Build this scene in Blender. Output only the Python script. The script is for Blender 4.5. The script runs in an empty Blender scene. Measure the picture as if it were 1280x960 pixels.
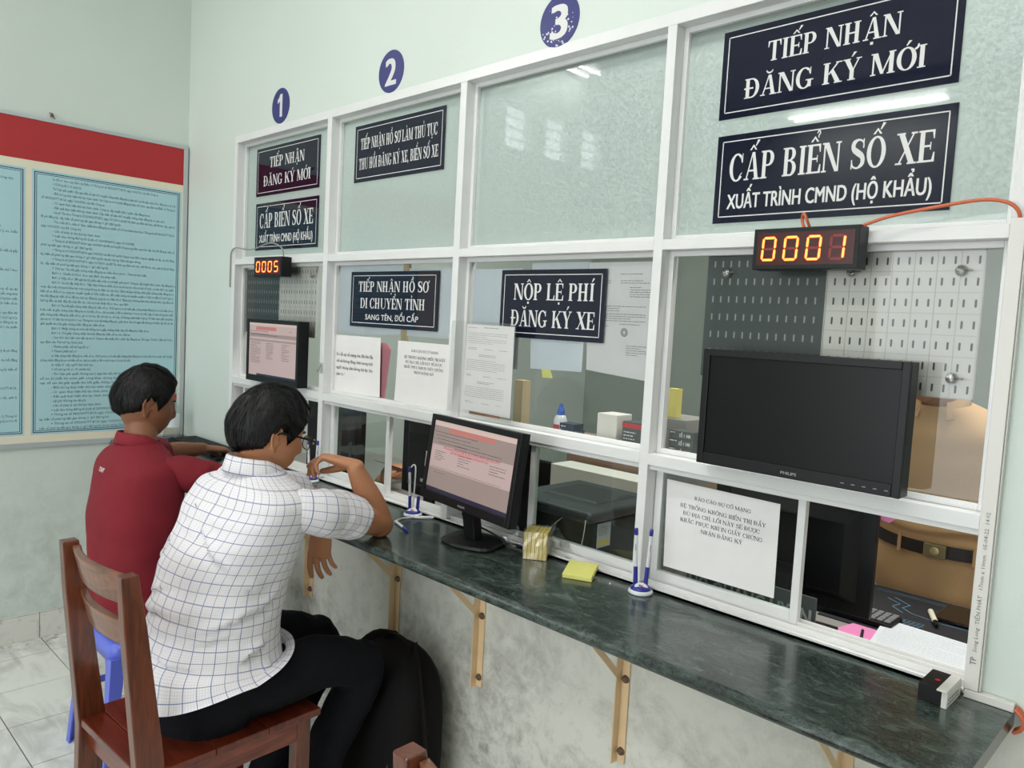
import bpy, bmesh, math, random, unicodedata
from math import sin, cos, pi, radians as rad, sqrt
from mathutils import Vector as V, Matrix, noise
random.seed(7)
scn = bpy.context.scene
COL = scn.collection

# ------------------------------------------------------------------ camera
cd = bpy.data.cameras.new('camera'); cam = bpy.data.objects.new('camera', cd); COL.objects.link(cam)
_R = V((0.71183106, 0.70029756, 0.05366444)); _U = V((-0.09192438, 0.01714318, 0.99561841)); _F = V((-0.69630916, 0.71364518, -0.07657747))
cam.matrix_world = Matrix(((_R.x, _U.x, -_F.x, 3.35204627), (_R.y, _U.y, -_F.y, -1.6107951), (_R.z, _U.z, -_F.z, 1.5368), (0, 0, 0, 1)))
cd.sensor_width = 36; cd.lens = 963.561 / 1280 * 36; cd.clip_start = 0.02
scn.camera = cam

# ------------------------------------------------------------------ world, exposure, lights
w = bpy.data.worlds.new('sky'); scn.world = w; w.use_nodes = True
w.node_tree.nodes['Background'].inputs[0].default_value = (0.80, 0.90, 1.0, 1)
w.node_tree.nodes['Background'].inputs[1].default_value = 1.0
scn.view_settings.view_transform = 'Standard'; scn.view_settings.look = 'None'
scn.view_settings.gamma = 1; scn.view_settings.exposure = 0.12; scn.view_settings.use_curve_mapping = False

def area(name, loc, target, sx, sy, power, col):
    l = bpy.data.lights.new(name, 'AREA'); l.shape = 'RECTANGLE'; l.size = sx; l.size_y = sy; l.energy = power; l.color = col
    o = bpy.data.objects.new(name, l); COL.objects.link(o); o.location = loc
    o.rotation_euler = (V(target) - V(loc)).to_track_quat('-Z', 'Y').to_euler()
    return o
# daylight through the wide doorway behind the photographer, tube lamps, and added fill for the office
area('doorway_daylight', (2.5, -4.9, 1.4), (2.2, 0, 1.1), 3.0, 2.3, 62, (0.95, 0.98, 1.0))
TUBES = [((-.40, -2.22, 3.42), 'y'), ((.86, -4.70, 3.42), 'x'), ((2.9, -2.7, 3.50), 'x'), ((2.0, -1.3, 3.50), 'x')]  # third and fourth fittings are added, out of view, to brighten the room
for c_, al_ in TUBES:
    for s_ in (-.055, .055):
        area('tube_lamp_light', (c_[0] + (s_ if al_ == 'y' else 0), c_[1] + (s_ if al_ == 'x' else 0), c_[2] - .017), (c_[0], c_[1], 0), 1.2 if al_ == 'x' else .026, .026 if al_ == 'x' else 1.2, 6.8, (1.0, 0.985, 0.955)).rotation_euler = (0, 0, 0)
area('office_fill_light', (1.2, 1.0, 3.1), (1.2, 1.0, 0), 2.4, 0.2, 27, (0.97, 1.0, 0.98))  # added fill over the desks, no fitting drawn
area('office_fill_light', (2.9, .70, 3.1), (2.9, .70, 0), 1.2, 0.2, 31, (1.0, 0.99, 0.96))  # added fill near the officer, no fitting drawn

# ------------------------------------------------------------------ materials
MATS = {}
def nmat(name):
    m = bpy.data.materials.new(name); m.use_nodes = True; MATS[name] = m
    return m, m.node_tree, m.node_tree.nodes['Principled BSDF']
def N(nt, t, **k):
    n = nt.nodes.new(t)
    for a, b in k.items():
        if a.startswith('i_'):
            key = a[2:]; n.inputs[int(key) if key.isdigit() else key].default_value = b
        else: setattr(n, a, b)
    return n
def L(nt, a, b): nt.links.new(a, b)
def rgba(c): return (c[0], c[1], c[2], 1)
def s2l(r, g, b):
    f = lambda v: (v / 255 / 12.92) if v / 255 <= 0.04045 else ((v / 255 + 0.055) / 1.055) ** 2.4
    return (f(r), f(g), f(b))
def mat(name, col, rough=0.5, metal=0.0, var=0.0, vscale=8.0, bump=0.0, bscale=60.0, coat=0.0, emit=None, estr=0.0, stretch=None, spec=None, sub=0.0):
    """plain surface with procedural colour variation and fine relief"""
    m, nt, p = nmat(name)
    p.inputs['Base Color'].default_value = rgba(col); p.inputs['Roughness'].default_value = rough; p.inputs['Metallic'].default_value = metal
    p.inputs['Coat Weight'].default_value = coat; p.inputs['Coat Roughness'].default_value = 0.08
    if spec is not None: p.inputs['Specular IOR Level'].default_value = spec
    if sub: p.inputs['Subsurface Weight'].default_value = sub; p.inputs['Subsurface Radius'].default_value = (0.012, 0.005, 0.003); p.inputs['Subsurface Scale'].default_value = 1.0
    tc = N(nt, 'ShaderNodeTexCoord'); src = tc.outputs['Object']
    if stretch:
        mp = N(nt, 'ShaderNodeMapping'); mp.inputs['Scale'].default_value = stretch; L(nt, src, mp.inputs[0]); src = mp.outputs[0]
    if var:
        n = N(nt, 'ShaderNodeTexNoise', i_Scale=vscale, i_Detail=5.0); L(nt, src, n.inputs['Vector'])
        r = N(nt, 'ShaderNodeValToRGB'); r.color_ramp.elements[0].position = 0.3; r.color_ramp.elements[1].position = 0.7
        r.color_ramp.elements[0].color = rgba([c * (1 - var) for c in col]); r.color_ramp.elements[1].color = rgba([min(1, c * (1 + var)) for c in col])
        L(nt, n.outputs['Fac'], r.inputs[0]); L(nt, r.outputs[0], p.inputs['Base Color'])
    if bump:
        n = N(nt, 'ShaderNodeTexNoise', i_Scale=bscale, i_Detail=3.0); L(nt, src, n.inputs['Vector'])
        b = N(nt, 'ShaderNodeBump', i_Strength=bump, i_Distance=0.004); L(nt, n.outputs['Fac'], b.inputs['Height']); L(nt, b.outputs[0], p.inputs['Normal'])
    if emit: p.inputs['Emission Color'].default_value = rgba(emit); p.inputs['Emission Strength'].default_value = estr
    return m

def wall_mat(name, base, dirt_amt, zmax):
    """painted plaster with scuffs and grime that thin out with height"""
    m, nt, p = nmat(name)
    tc = N(nt, 'ShaderNodeTexCoord'); gm = N(nt, 'ShaderNodeNewGeometry')
    sp = N(nt, 'ShaderNodeSeparateXYZ'); L(nt, gm.outputs['Position'], sp.inputs[0])
    n1 = N(nt, 'ShaderNodeTexNoise', i_Scale=2.6, i_Detail=8.0, i_Roughness=0.68, i_Distortion=0.5); L(nt, gm.outputs['Position'], n1.inputs['Vector'])
    n2 = N(nt, 'ShaderNodeTexNoise', i_Scale=13.0, i_Detail=8.0, i_Roughness=0.74, i_Distortion=0.35); L(nt, gm.outputs['Position'], n2.inputs['Vector'])
    mul = N(nt, 'ShaderNodeMath', operation='MULTIPLY'); L(nt, n1.outputs['Fac'], mul.inputs[0]); L(nt, n2.outputs['Fac'], mul.inputs[1])
    rr = N(nt, 'ShaderNodeMapRange', i_1=0.21, i_2=0.40); L(nt, mul.outputs[0], rr.inputs[0])
    hz = N(nt, 'ShaderNodeMapRange', i_1=zmax, i_2=zmax * 0.25); L(nt, sp.outputs['Z'], hz.inputs[0])
    mm = N(nt, 'ShaderNodeMath', operation='MULTIPLY'); L(nt, rr.outputs[0], mm.inputs[0]); L(nt, hz.outputs[0], mm.inputs[1])
    m3 = N(nt, 'ShaderNodeMath', operation='MULTIPLY', i_1=dirt_amt); L(nt, mm.outputs[0], m3.inputs[0])
    n3 = N(nt, 'ShaderNodeTexNoise', i_Scale=1.3, i_Detail=3.0); L(nt, gm.outputs['Position'], n3.inputs['Vector'])
    cr = N(nt, 'ShaderNodeValToRGB'); cr.color_ramp.elements[0].position = 0.35; cr.color_ramp.elements[1].position = 0.65
    cr.color_ramp.elements[0].color = rgba([c * 0.96 for c in base]); cr.color_ramp.elements[1].color = rgba(base); L(nt, n3.outputs['Fac'], cr.inputs[0])
    mx = N(nt, 'ShaderNodeMix', data_type='RGBA'); L(nt, m3.outputs[0], mx.inputs[0]); L(nt, cr.outputs[0], mx.inputs[6]); mx.inputs[7].default_value = (0.19, 0.18, 0.15, 1)
    L(nt, mx.outputs[2], p.inputs['Base Color']); p.inputs['Roughness'].default_value = 0.55
    b = N(nt, 'ShaderNodeBump', i_Strength=0.12, i_Distance=0.01); L(nt, n2.outputs['Fac'], b.inputs['Height']); L(nt, b.outputs[0], p.inputs['Normal'])
    return m
M_WALL = wall_mat('mint_wall_paint', s2l(213, 221, 213), 0.32, 1.0)
M_LOW = wall_mat('scuffed_wall_paint', s2l(224, 223, 212), 1.0, 0.95)
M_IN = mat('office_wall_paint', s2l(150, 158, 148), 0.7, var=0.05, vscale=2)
M_CEIL = mat('ceiling_paint', (0.78, 0.79, 0.77), 0.8, var=0.02, vscale=3)

def marble_tile():
    m, nt, p = nmat('grey_veined_floor_tile')
    gm = N(nt, 'ShaderNodeNewGeometry'); mp = N(nt, 'ShaderNodeMapping'); mp.inputs['Rotation'].default_value = (0, 0, 0.5); mp.inputs['Scale'].default_value = (1.0, 3.2, 1)
    L(nt, gm.outputs['Position'], mp.inputs[0])
    n = N(nt, 'ShaderNodeTexNoise', i_Scale=3.0, i_Detail=7.0, i_Distortion=1.2, i_Roughness=0.6); L(nt, mp.outputs[0], n.inputs['Vector'])
    r = N(nt, 'ShaderNodeValToRGB'); e = r.color_ramp.elements; e[0].position = 0.28; e[0].color = rgba(s2l(188, 190, 186)); e[1].position = 0.60; e[1].color = rgba(s2l(232, 232, 226))
    L(nt, n.outputs['Fac'], r.inputs[0])
    n2 = N(nt, 'ShaderNodeTexNoise', i_Scale=22.0, i_Detail=6.0, i_Roughness=0.75); L(nt, gm.outputs['Position'], n2.inputs['Vector'])
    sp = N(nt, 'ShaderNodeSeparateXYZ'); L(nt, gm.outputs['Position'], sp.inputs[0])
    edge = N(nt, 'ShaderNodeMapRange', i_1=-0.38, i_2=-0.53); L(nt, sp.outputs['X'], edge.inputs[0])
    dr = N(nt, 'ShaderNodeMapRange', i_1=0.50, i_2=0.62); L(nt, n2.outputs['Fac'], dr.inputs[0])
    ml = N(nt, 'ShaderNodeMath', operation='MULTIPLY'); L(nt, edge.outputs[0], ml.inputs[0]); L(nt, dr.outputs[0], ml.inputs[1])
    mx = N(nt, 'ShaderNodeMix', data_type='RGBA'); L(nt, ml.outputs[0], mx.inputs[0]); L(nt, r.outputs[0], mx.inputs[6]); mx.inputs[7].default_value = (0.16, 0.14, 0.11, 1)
    L(nt, mx.outputs[2], p.inputs['Base Color']); p.inputs['Roughness'].default_value = 0.22
    return m
M_TILE = marble_tile()
def tile2():
    m, nt, p = nmat('skirting_tile'); gm = N(nt, 'ShaderNodeNewGeometry')
    n = N(nt, 'ShaderNodeTexNoise', i_Scale=9.0, i_Detail=7.0, i_Distortion=2.0, i_Roughness=0.7); L(nt, gm.outputs['Position'], n.inputs['Vector'])
    r = N(nt, 'ShaderNodeValToRGB'); e = r.color_ramp.elements; e[0].position = 0.30; e[0].color = rgba(s2l(176, 174, 166)); e[1].position = 0.48; e[1].color = rgba(s2l(222, 220, 212))
    L(nt, n.outputs['Fac'], r.inputs[0]); L(nt, r.outputs[0], p.inputs['Base Color']); p.inputs['Roughness'].default_value = 0.25; return m
M_SKT = tile2()
M_GROUT = mat('dark_grout', (0.10, 0.095, 0.085), 0.9)

def green_marble():
    m, nt, p = nmat('green_marble')
    gm = N(nt, 'ShaderNodeNewGeometry')
    mp = N(nt, 'ShaderNodeMapping'); mp.inputs['Scale'].default_value = (1.0, 2.0, 2.0); mp.inputs['Rotation'].default_value = (0, 0, 0.35); L(nt, gm.outputs['Position'], mp.inputs[0])
    n = N(nt, 'ShaderNodeTexNoise', i_Scale=9.0, i_Detail=10.0, i_Roughness=0.72, i_Distortion=1.7); L(nt, mp.outputs[0], n.inputs['Vector'])
    r = N(nt, 'ShaderNodeValToRGB'); e = r.color_ramp.elements; e[0].position = 0.36; e[0].color = (0.007, 0.011, 0.009, 1)
    e[1].position = 0.64; e[1].color = (0.088, 0.113, 0.098, 1)
    k = e.new(0.5); k.color = (0.023, 0.036, 0.030, 1); L(nt, n.outputs['Fac'], r.inputs[0])
    v = N(nt, 'ShaderNodeTexNoise', i_Scale=26.0, i_Detail=8.0, i_Roughness=0.8, i_Distortion=3.0); L(nt, mp.outputs[0], v.inputs['Vector'])
    vr = N(nt, 'ShaderNodeValToRGB'); q = vr.color_ramp.elements; q[0].position = 0.50; q[0].color = (0, 0, 0, 1); q[1].position = 0.53; q[1].color = (0, 0, 0, 1); z = q.new(0.515); z.color = (1, 1, 1, 1)
    L(nt, v.outputs['Fac'], vr.inputs[0])
    mx = N(nt, 'ShaderNodeMix', data_type='RGBA'); sc = N(nt, 'ShaderNodeMath', operation='MULTIPLY', i_1=0.7); L(nt, vr.outputs[0], sc.inputs[0]); L(nt, sc.outputs[0], mx.inputs[0])
    L(nt, r.outputs[0], mx.inputs[6]); mx.inputs[7].default_value = (0.18, 0.23, 0.205, 1)
    # a few white calcite flecks
    f = N(nt, 'ShaderNodeTexVoronoi', i_Scale=3.2); f.feature = 'F1'; L(nt, mp.outputs[0], f.inputs['Vector'])
    fr = N(nt, 'ShaderNodeMapRange', i_1=0.075, i_2=0.055); 
    ad = N(nt, 'ShaderNodeMath', operation='ADD'); ns = N(nt, 'ShaderNodeMath', operation='MULTIPLY', i_1=0.10); L(nt, n.outputs['Fac'], ns.inputs[0]); L(nt, f.outputs['Distance'], ad.inputs[0]); L(nt, ns.outputs[0], ad.inputs[1]); L(nt, ad.outputs[0], fr.inputs[0])
    m2 = N(nt, 'ShaderNodeMix', data_type='RGBA'); L(nt, fr.outputs[0], m2.inputs[0]); L(nt, mx.outputs[2], m2.inputs[6]); m2.inputs[7].default_value = (0.42, 0.48, 0.46, 1)
    L(nt, m2.outputs[2], p.inputs['Base Color']); p.inputs['Roughness'].default_value = 0.24; p.inputs['Coat Weight'].default_value = 0.25; p.inputs['Coat Roughness'].default_value = 0.10
    return m
M_MARB = green_marble()

def wood_mat(name, dark, light, rough=0.28, axis=(1, 9, 9), scale=5.0, coat=0.5):
    m, nt, p = nmat(name)
    tc = N(nt, 'ShaderNodeTexCoord'); mp = N(nt, 'ShaderNodeMapping'); mp.inputs['Scale'].default_value = axis; L(nt, tc.outputs['Object'], mp.inputs[0])
    n = N(nt, 'ShaderNodeTexNoise', i_Scale=scale, i_Detail=8.0, i_Roughness=0.62, i_Distortion=0.8); L(nt, mp.outputs[0], n.inputs['Vector'])
    r = N(nt, 'ShaderNodeValToRGB'); e = r.color_ramp.elements; e[0].position = 0.32; e[0].color = rgba(dark); e[1].position = 0.7; e[1].color = rgba(light)
    L(nt, n.outputs['Fac'], r.inputs[0]); L(nt, r.outputs[0], p.inputs['Base Color'])
    p.inputs['Roughness'].default_value = rough; p.inputs['Coat Weight'].default_value = coat; p.inputs['Coat Roughness'].default_value = 0.15
    b = N(nt, 'ShaderNodeBump', i_Strength=0.08, i_Distance=0.003); L(nt, n.outputs['Fac'], b.inputs['Height']); L(nt, b.outputs[0], p.inputs['Normal'])
    return m
M_WOODX = wood_mat('lacquered_wood_across', s2l(74, 24, 14), s2l(124, 50, 28))
M_WOODZ = wood_mat('lacquered_wood_upright', s2l(66, 30, 16), s2l(126, 62, 34), axis=(9, 9, 1.2))
M_WOODR = wood_mat('lacquered_wood_rail', s2l(92, 56, 38), s2l(146, 92, 64), rough=0.32)
M_WOODY = wood_mat('lacquered_wood_side', s2l(96, 40, 26), s2l(146, 72, 50), axis=(9, 1.2, 9))

M_ALU = mat('white_coated_aluminium', s2l(226, 225, 223), 0.32, var=0.02, vscale=12)
M_ALUG = mat('bare_aluminium', (0.55, 0.56, 0.56), 0.35, 0.7)
M_PVC = mat('white_pvc', s2l(222, 218, 212), 0.45)
M_SIGN = mat('navy_acrylic', (0.0055, 0.007, 0.022), 0.03, spec=0.4)
M_SIGNW = mat('white_lettering', (0.70, 0.69, 0.67), 0.4)
M_PAPER = mat('white_paper', s2l(232, 228, 226), 0.8, var=0.02, vscale=10)
M_PAPERB = mat('cool_white_paper', s2l(222, 226, 230), 0.8, var=0.02, vscale=10)
M_INK = mat('black_ink', (0.025, 0.025, 0.03), 0.7)
M_INKG = mat('grey_ink', (0.16, 0.15, 0.16), 0.7)
M_PINK = mat('pink_paper', s2l(214, 128, 142), 0.7)
M_HOTP = mat('bright_pink_paper', s2l(236, 140, 190), 0.7)
M_BLK = mat('black_plastic', (0.007, 0.007, 0.008), 0.38, spec=.3, bump=0.06, bscale=400)
M_BLKM = mat('matte_black_plastic', (0.010, 0.010, 0.011), 0.55, spec=.3, bump=0.1, bscale=300)
M_SCROFF = mat('switched_off_screen', (0.006, 0.006, 0.006), 0.3, spec=0.22)
M_LEDRED = mat('led_window_red', (0.05, 0.004, 0.004), 0.25)
M_SEGON = mat('lit_led_segment', (0.9, 0.2, 0.02), 0.4, emit=(1.0, 0.075, 0.012), estr=4.0)
M_SEGCORE = mat('lit_led_core', (1, 0.5, 0.1), 0.4, emit=(1.0, 0.24, 0.03), estr=3.6)
M_SEGOFF = mat('unlit_led_segment', (0.22, 0.012, 0.014), 0.4)
M_BLUESTK = mat('blue_vinyl', s2l(42, 44, 112), 0.4, var=0.06, vscale=20)
M_CABLEO = mat('orange_cable', s2l(206, 104, 70), 0.5)
M_CABLEG = mat('grey_cable', s2l(150, 145, 138), 0.5)
M_CABLEB = mat('black_cable', (0.012, 0.012, 0.012), 0.5)
M_STEEL = mat('screw_steel', (0.28, 0.26, 0.24), 0.4, 0.9)
M_BRACK = mat('cream_painted_steel', s2l(232, 202, 160), 0.42, var=0.05, vscale=14)
M_RUST = mat('rusted_screw', s2l(120, 96, 78), 0.6, 0.5)
M_STOOL = mat('blue_moulded_plastic', s2l(98, 112, 214), 0.35, sub=0.0)
M_RED = mat('board_red_vinyl', s2l(176, 38, 42), 0.5)
M_CREAM = mat('board_cream', s2l(228, 220, 198), 0.6)
M_PBLUE = mat('board_pale_blue', s2l(172, 208, 214), 0.6)
M_NAVY = mat('board_navy_line', s2l(34, 40, 88), 0.6)
M_BTXT = mat('board_dark_print', s2l(58, 82, 96), 0.7)
M_BFRAME = mat('board_frame_aluminium', s2l(188, 194, 196), 0.4, 0.25)
M_SKIN1 = mat('light_tan_skin', s2l(186, 128, 92), 0.48, var=0.06, vscale=14, bump=0.05, bscale=250, sub=0.10)
M_SKIN2 = mat('brown_skin', s2l(140, 92, 66), 0.48, var=0.08, vscale=12, bump=0.05, bscale=250, sub=0.08)
M_HAIR = mat('black_hair', (0.006, 0.0055, 0.0055), 0.5, spec=0.3)
M_REDS = mat('crimson_pique_knit', s2l(126, 18, 34), 0.85, var=0.08, vscale=7, bump=0.35, bscale=900)
M_REDC = mat('crimson_ribbed_knit', s2l(132, 20, 36), 0.8, bump=0.4, bscale=500)
M_TROU = mat('black_trouser_cloth', (0.006, 0.006, 0.009), 0.85, spec=.2, bump=0.2, bscale=500)
M_BAG = mat('black_bag_nylon', (0.007, 0.0055, 0.0055), 0.8, spec=.2, bump=0.25, bscale=600)
M_ZIP = mat('bag_piping', (0.03, 0.028, 0.028), 0.5)
M_KHAKI = mat('khaki_uniform_cloth', s2l(212, 170, 122), 0.85, var=0.06, vscale=9, bump=0.3, bscale=600)
M_BELT = mat('dark_leather_belt', (0.022, 0.014, 0.011), 0.4)
M_BRASS = mat('aged_brass', (0.36, 0.31, 0.16), 0.35, 0.8)
M_GOLD = mat('gilt_emblem', (0.72, 0.58, 0.30), 0.35, 0.8)
M_SHOE = mat('black_shoe_leather', (0.012, 0.011, 0.011), 0.3)
M_GRSHOE = mat('grey_sandal_rubber', (0.15, 0.15, 0.15), 0.6)
M_EYEW = mat('eye_white', (0.8, 0.78, 0.75), 0.2); M_EYEB = mat('eye_iris', (0.02, 0.012, 0.008), 0.1)
M_YEL = mat('yellow_note_paper', s2l(236, 232, 132), 0.7, var=0.03, vscale=40)
M_YELK = mat('amber_note_paper', s2l(252, 226, 132), 0.6, var=0.04, vscale=30)
M_PENW = mat('white_pen_plastic', (0.75, 0.76, 0.78), 0.25, coat=0.4)
M_PENB = mat('navy_pen_plastic', s2l(38, 42, 140), 0.28, coat=0.4)
M_PRN = mat('dark_printer_plastic', (0.045, 0.052, 0.055), 0.42, bump=0.08, bscale=350)
M_PRN2 = mat('printer_body_plastic', (0.030, 0.033, 0.033), 0.5, bump=0.08, bscale=350)
M_DESK = mat('office_desk_laminate', (0.30, 0.28, 0.26), 0.45, var=0.08, vscale=5)
M_WOODP = mat('pale_plywood', s2l(196, 176, 136), 0.6, var=0.12, vscale=4, stretch=(8, 8, 0.6))
M_BOXW = mat('white_card_box', s2l(226, 220, 210), 0.7, var=0.02)
M_CARD = mat('brown_board', s2l(168, 136, 118), 0.8, var=0.08, vscale=4)
M_DGREY = mat('dark_grey_pegboard', (0.045, 0.055, 0.055), 0.5)
M_WPEG = mat('white_pegboard', s2l(226, 222, 214), 0.5)
M_RIBW = mat('white_pegboard_rib', s2l(206, 200, 192), 0.5)
M_PAD = mat('black_desk_mat', (0.016, 0.018, 0.022), 0.6)
M_PADL = mat('desk_mat_blue_print', s2l(96, 140, 168), 0.6)
M_TURQ = mat('blue_plastic', s2l(46, 96, 190), 0.4)
M_YFILE = mat('yellow_folder', s2l(222, 208, 104), 0.6)
M_TUBE = mat('lit_fluorescent_tube', (1, 1, 1), 0.3, emit=(1.0, 0.99, 0.96), estr=9.0)
M_DAY = mat('daylight_behind_vent', (1, 1, 1), 0.5, emit=(0.92, 0.96, 1.0), estr=4.0)
M_STOCK = mat('clear_bottle_label', s2l(214, 220, 222), 0.4)
M_REDP = mat('red_plastic', s2l(190, 30, 36), 0.4)

def clear(name, tint=(1, 1, 1), alpha=0.25, rough=0.05):
    """thin clear plastic or glass: mostly see-through with a sharp reflection"""
    m = bpy.data.materials.new(name); m.use_nodes = True; nt = m.node_tree; nt.nodes.clear(); MATS[name] = m
    o = N(nt, 'ShaderNodeOutputMaterial'); t = N(nt, 'ShaderNodeBsdfTransparent'); t.inputs[0].default_value = rgba(tint)
    g = N(nt, 'ShaderNodeBsdfGlossy'); g.inputs['Roughness'].default_value = rough
    fr = N(nt, 'ShaderNodeFresnel', i_IOR=1.5); gb = N(nt, 'ShaderNodeNewGeometry'); fm = N(nt, 'ShaderNodeMath', operation='SUBTRACT', i_0=1.0); L(nt, gb.outputs['Backfacing'], fm.inputs[1]); fk = N(nt, 'ShaderNodeMath', operation='MULTIPLY'); L(nt, fr.outputs[0], fk.inputs[0]); L(nt, fm.outputs[0], fk.inputs[1])
    mr = N(nt, 'ShaderNodeMath', operation='MULTIPLY_ADD'); mr.inputs[1].default_value = 1.3; mr.inputs[2].default_value = alpha * 0.25; mr.use_clamp = True
    L(nt, fk.outputs[0], mr.inputs[0]); mx = N(nt, 'ShaderNodeMixShader'); L(nt, mr.outputs[0], mx.inputs[0]); L(nt, t.outputs[0], mx.inputs[1]); L(nt, g.outputs[0], mx.inputs[2]); L(nt, mx.outputs[0], o.inputs[0])
    return m
M_GLASS = clear('clear_sash_glass', (0.90, 0.95, 0.93), 0.0, 0.01)
M_CLEAR = clear('clear_plastic', (0.93, 0.93, 0.93), 0.3, 0.12)
M_FILM = clear('crinkled_clear_film', (0.975, 0.975, 0.965), 0.9, 0.16)
M_LENS = clear('spectacle_lens', (0.95, 0.96, 0.96), 0.2, 0.02)
def frosted(name, haze, tint, blur, slope):
    """single sheet of obscured glass: surface haze, a little scattering, a sharp front reflection"""
    m = bpy.data.materials.new(name); m.use_nodes = True; nt = m.node_tree; nt.nodes.clear(); MATS[name] = m
    o = N(nt, 'ShaderNodeOutputMaterial')
    rf = N(nt, 'ShaderNodeBsdfRefraction', i_IOR=1.04, i_Roughness=slope); rf.inputs[0].default_value = rgba(tint)
    df = N(nt, 'ShaderNodeBsdfDiffuse'); df.inputs[0].default_value = (0.46, 0.54, 0.52, 1)
    tl = N(nt, 'ShaderNodeBsdfTranslucent'); tl.inputs[0].default_value = (0.60, 0.70, 0.66, 1)
    dm = N(nt, 'ShaderNodeMixShader', i_0=0.5); L(nt, df.outputs[0], dm.inputs[1]); L(nt, tl.outputs[0], dm.inputs[2])
    tp = N(nt, 'ShaderNodeBsdfTransparent'); tp.inputs[0].default_value = rgba(tint)
    see = N(nt, 'ShaderNodeMixShader', i_0=1 - blur); L(nt, rf.outputs[0], see.inputs[1]); L(nt, tp.outputs[0], see.inputs[2])
    tc = N(nt, 'ShaderNodeTexCoord'); n = N(nt, 'ShaderNodeTexNoise', i_Scale=150.0, i_Detail=3.0); L(nt, tc.outputs['Object'], n.inputs['Vector'])
    mr = N(nt, 'ShaderNodeMapRange'); mr.inputs[1].default_value = 0.35; mr.inputs[2].default_value = 0.65; mr.inputs[3].default_value = haze * 0.86; mr.inputs[4].default_value = min(1, haze * 1.12); L(nt, n.outputs['Fac'], mr.inputs[0])
    m1 = N(nt, 'ShaderNodeMixShader'); L(nt, mr.outputs[0], m1.inputs[0]); L(nt, see.outputs[0], m1.inputs[1]); L(nt, dm.outputs[0], m1.inputs[2])
    g = N(nt, 'ShaderNodeBsdfGlossy'); g.inputs['Roughness'].default_value = 0.03
    fr = N(nt, 'ShaderNodeFresnel', i_IOR=1.5); m2 = N(nt, 'ShaderNodeMixShader'); L(nt, fr.outputs[0], m2.inputs[0]); L(nt, m1.outputs[0], m2.inputs[1]); L(nt, g.outputs[0], m2.inputs[2]); L(nt, m2.outputs[0], o.inputs[0])
    return m
M_FROST = frosted('frosted_glass', 0.80, (0.84, 0.92, 0.89), 0.9, 0.5)
M_FROSTL = frosted('lightly_frosted_glass', 0.07, (0.94, 0.96, 0.955), 0.0, 0.3)

def plaid():
    m, nt, p = nmat('white_checked_shirting')
    uv = N(nt, 'ShaderNodeUVMap'); sp = N(nt, 'ShaderNodeSeparateXYZ'); L(nt, uv.outputs[0], sp.inputs[0])
    def line(src, pitch, off, width, soft):
        a = N(nt, 'ShaderNodeMath', operation='MULTIPLY_ADD'); a.inputs[1].default_value = 1 / pitch; a.inputs[2].default_value = off; L(nt, src, a.inputs[0])
        f = N(nt, 'ShaderNodeMath', operation='FRACT'); L(nt, a.outputs[0], f.inputs[0])
        s = N(nt, 'ShaderNodeMath', operation='SUBTRACT'); s.inputs[1].default_value = 0.5; L(nt, f.outputs[0], s.inputs[0])
        b = N(nt, 'ShaderNodeMath', operation='ABSOLUTE'); L(nt, s.outputs[0], b.inputs[0])
        r = N(nt, 'ShaderNodeMapRange'); r.inputs[1].default_value = width / pitch * (1 + soft); r.inputs[2].default_value = width / pitch * (1 - soft); L(nt, b.outputs[0], r.inputs[0])
        return r.outputs[0]
    U, W = sp.outputs[0], sp.outputs[1]
    blu = N(nt, 'ShaderNodeMath', operation='MAXIMUM'); L(nt, line(U, 0.054, 0, 0.0010, .5), blu.inputs[0]); L(nt, line(W, 0.054, 0, 0.0010, .5), blu.inputs[1])
    gry = N(nt, 'ShaderNodeMath', operation='MAXIMUM'); L(nt, line(U, 0.054, .5, 0.0009, .5), gry.inputs[0]); L(nt, line(W, 0.054, .5, 0.0009, .5), gry.inputs[1])
    fin = N(nt, 'ShaderNodeMath', operation='MAXIMUM'); L(nt, line(U, 0.0055, .25, 0.0007, .8), fin.inputs[0]); L(nt, line(W, 0.0055, .25, 0.0007, .8), fin.inputs[1])
    c0 = N(nt, 'ShaderNodeMix', data_type='RGBA'); c0.inputs[6].default_value = rgba(s2l(222, 214, 216)); c0.inputs[7].default_value = rgba(s2l(236, 234, 238)); L(nt, fin.outputs[0], c0.inputs[0])
    sc = N(nt, 'ShaderNodeMath', operation='MULTIPLY', i_1=0.75); L(nt, gry.outputs[0], sc.inputs[0])
    c1 = N(nt, 'ShaderNodeMix', data_type='RGBA'); L(nt, sc.outputs[0], c1.inputs[0]); L(nt, c0.outputs[2], c1.inputs[6]); c1.inputs[7].default_value = rgba(s2l(112, 120, 146))
    sb = N(nt, 'ShaderNodeMath', operation='MULTIPLY', i_1=0.9); L(nt, blu.outputs[0], sb.inputs[0])
    c2 = N(nt, 'ShaderNodeMix', data_type='RGBA'); L(nt, sb.outputs[0], c2.inputs[0]); L(nt, c1.outputs[2], c2.inputs[6]); c2.inputs[7].default_value = rgba(s2l(92, 108, 156))
    L(nt, c2.outputs[2], p.inputs['Base Color']); p.inputs['Roughness'].default_value = 0.8
    return m
M_PLAID = plaid()

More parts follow.
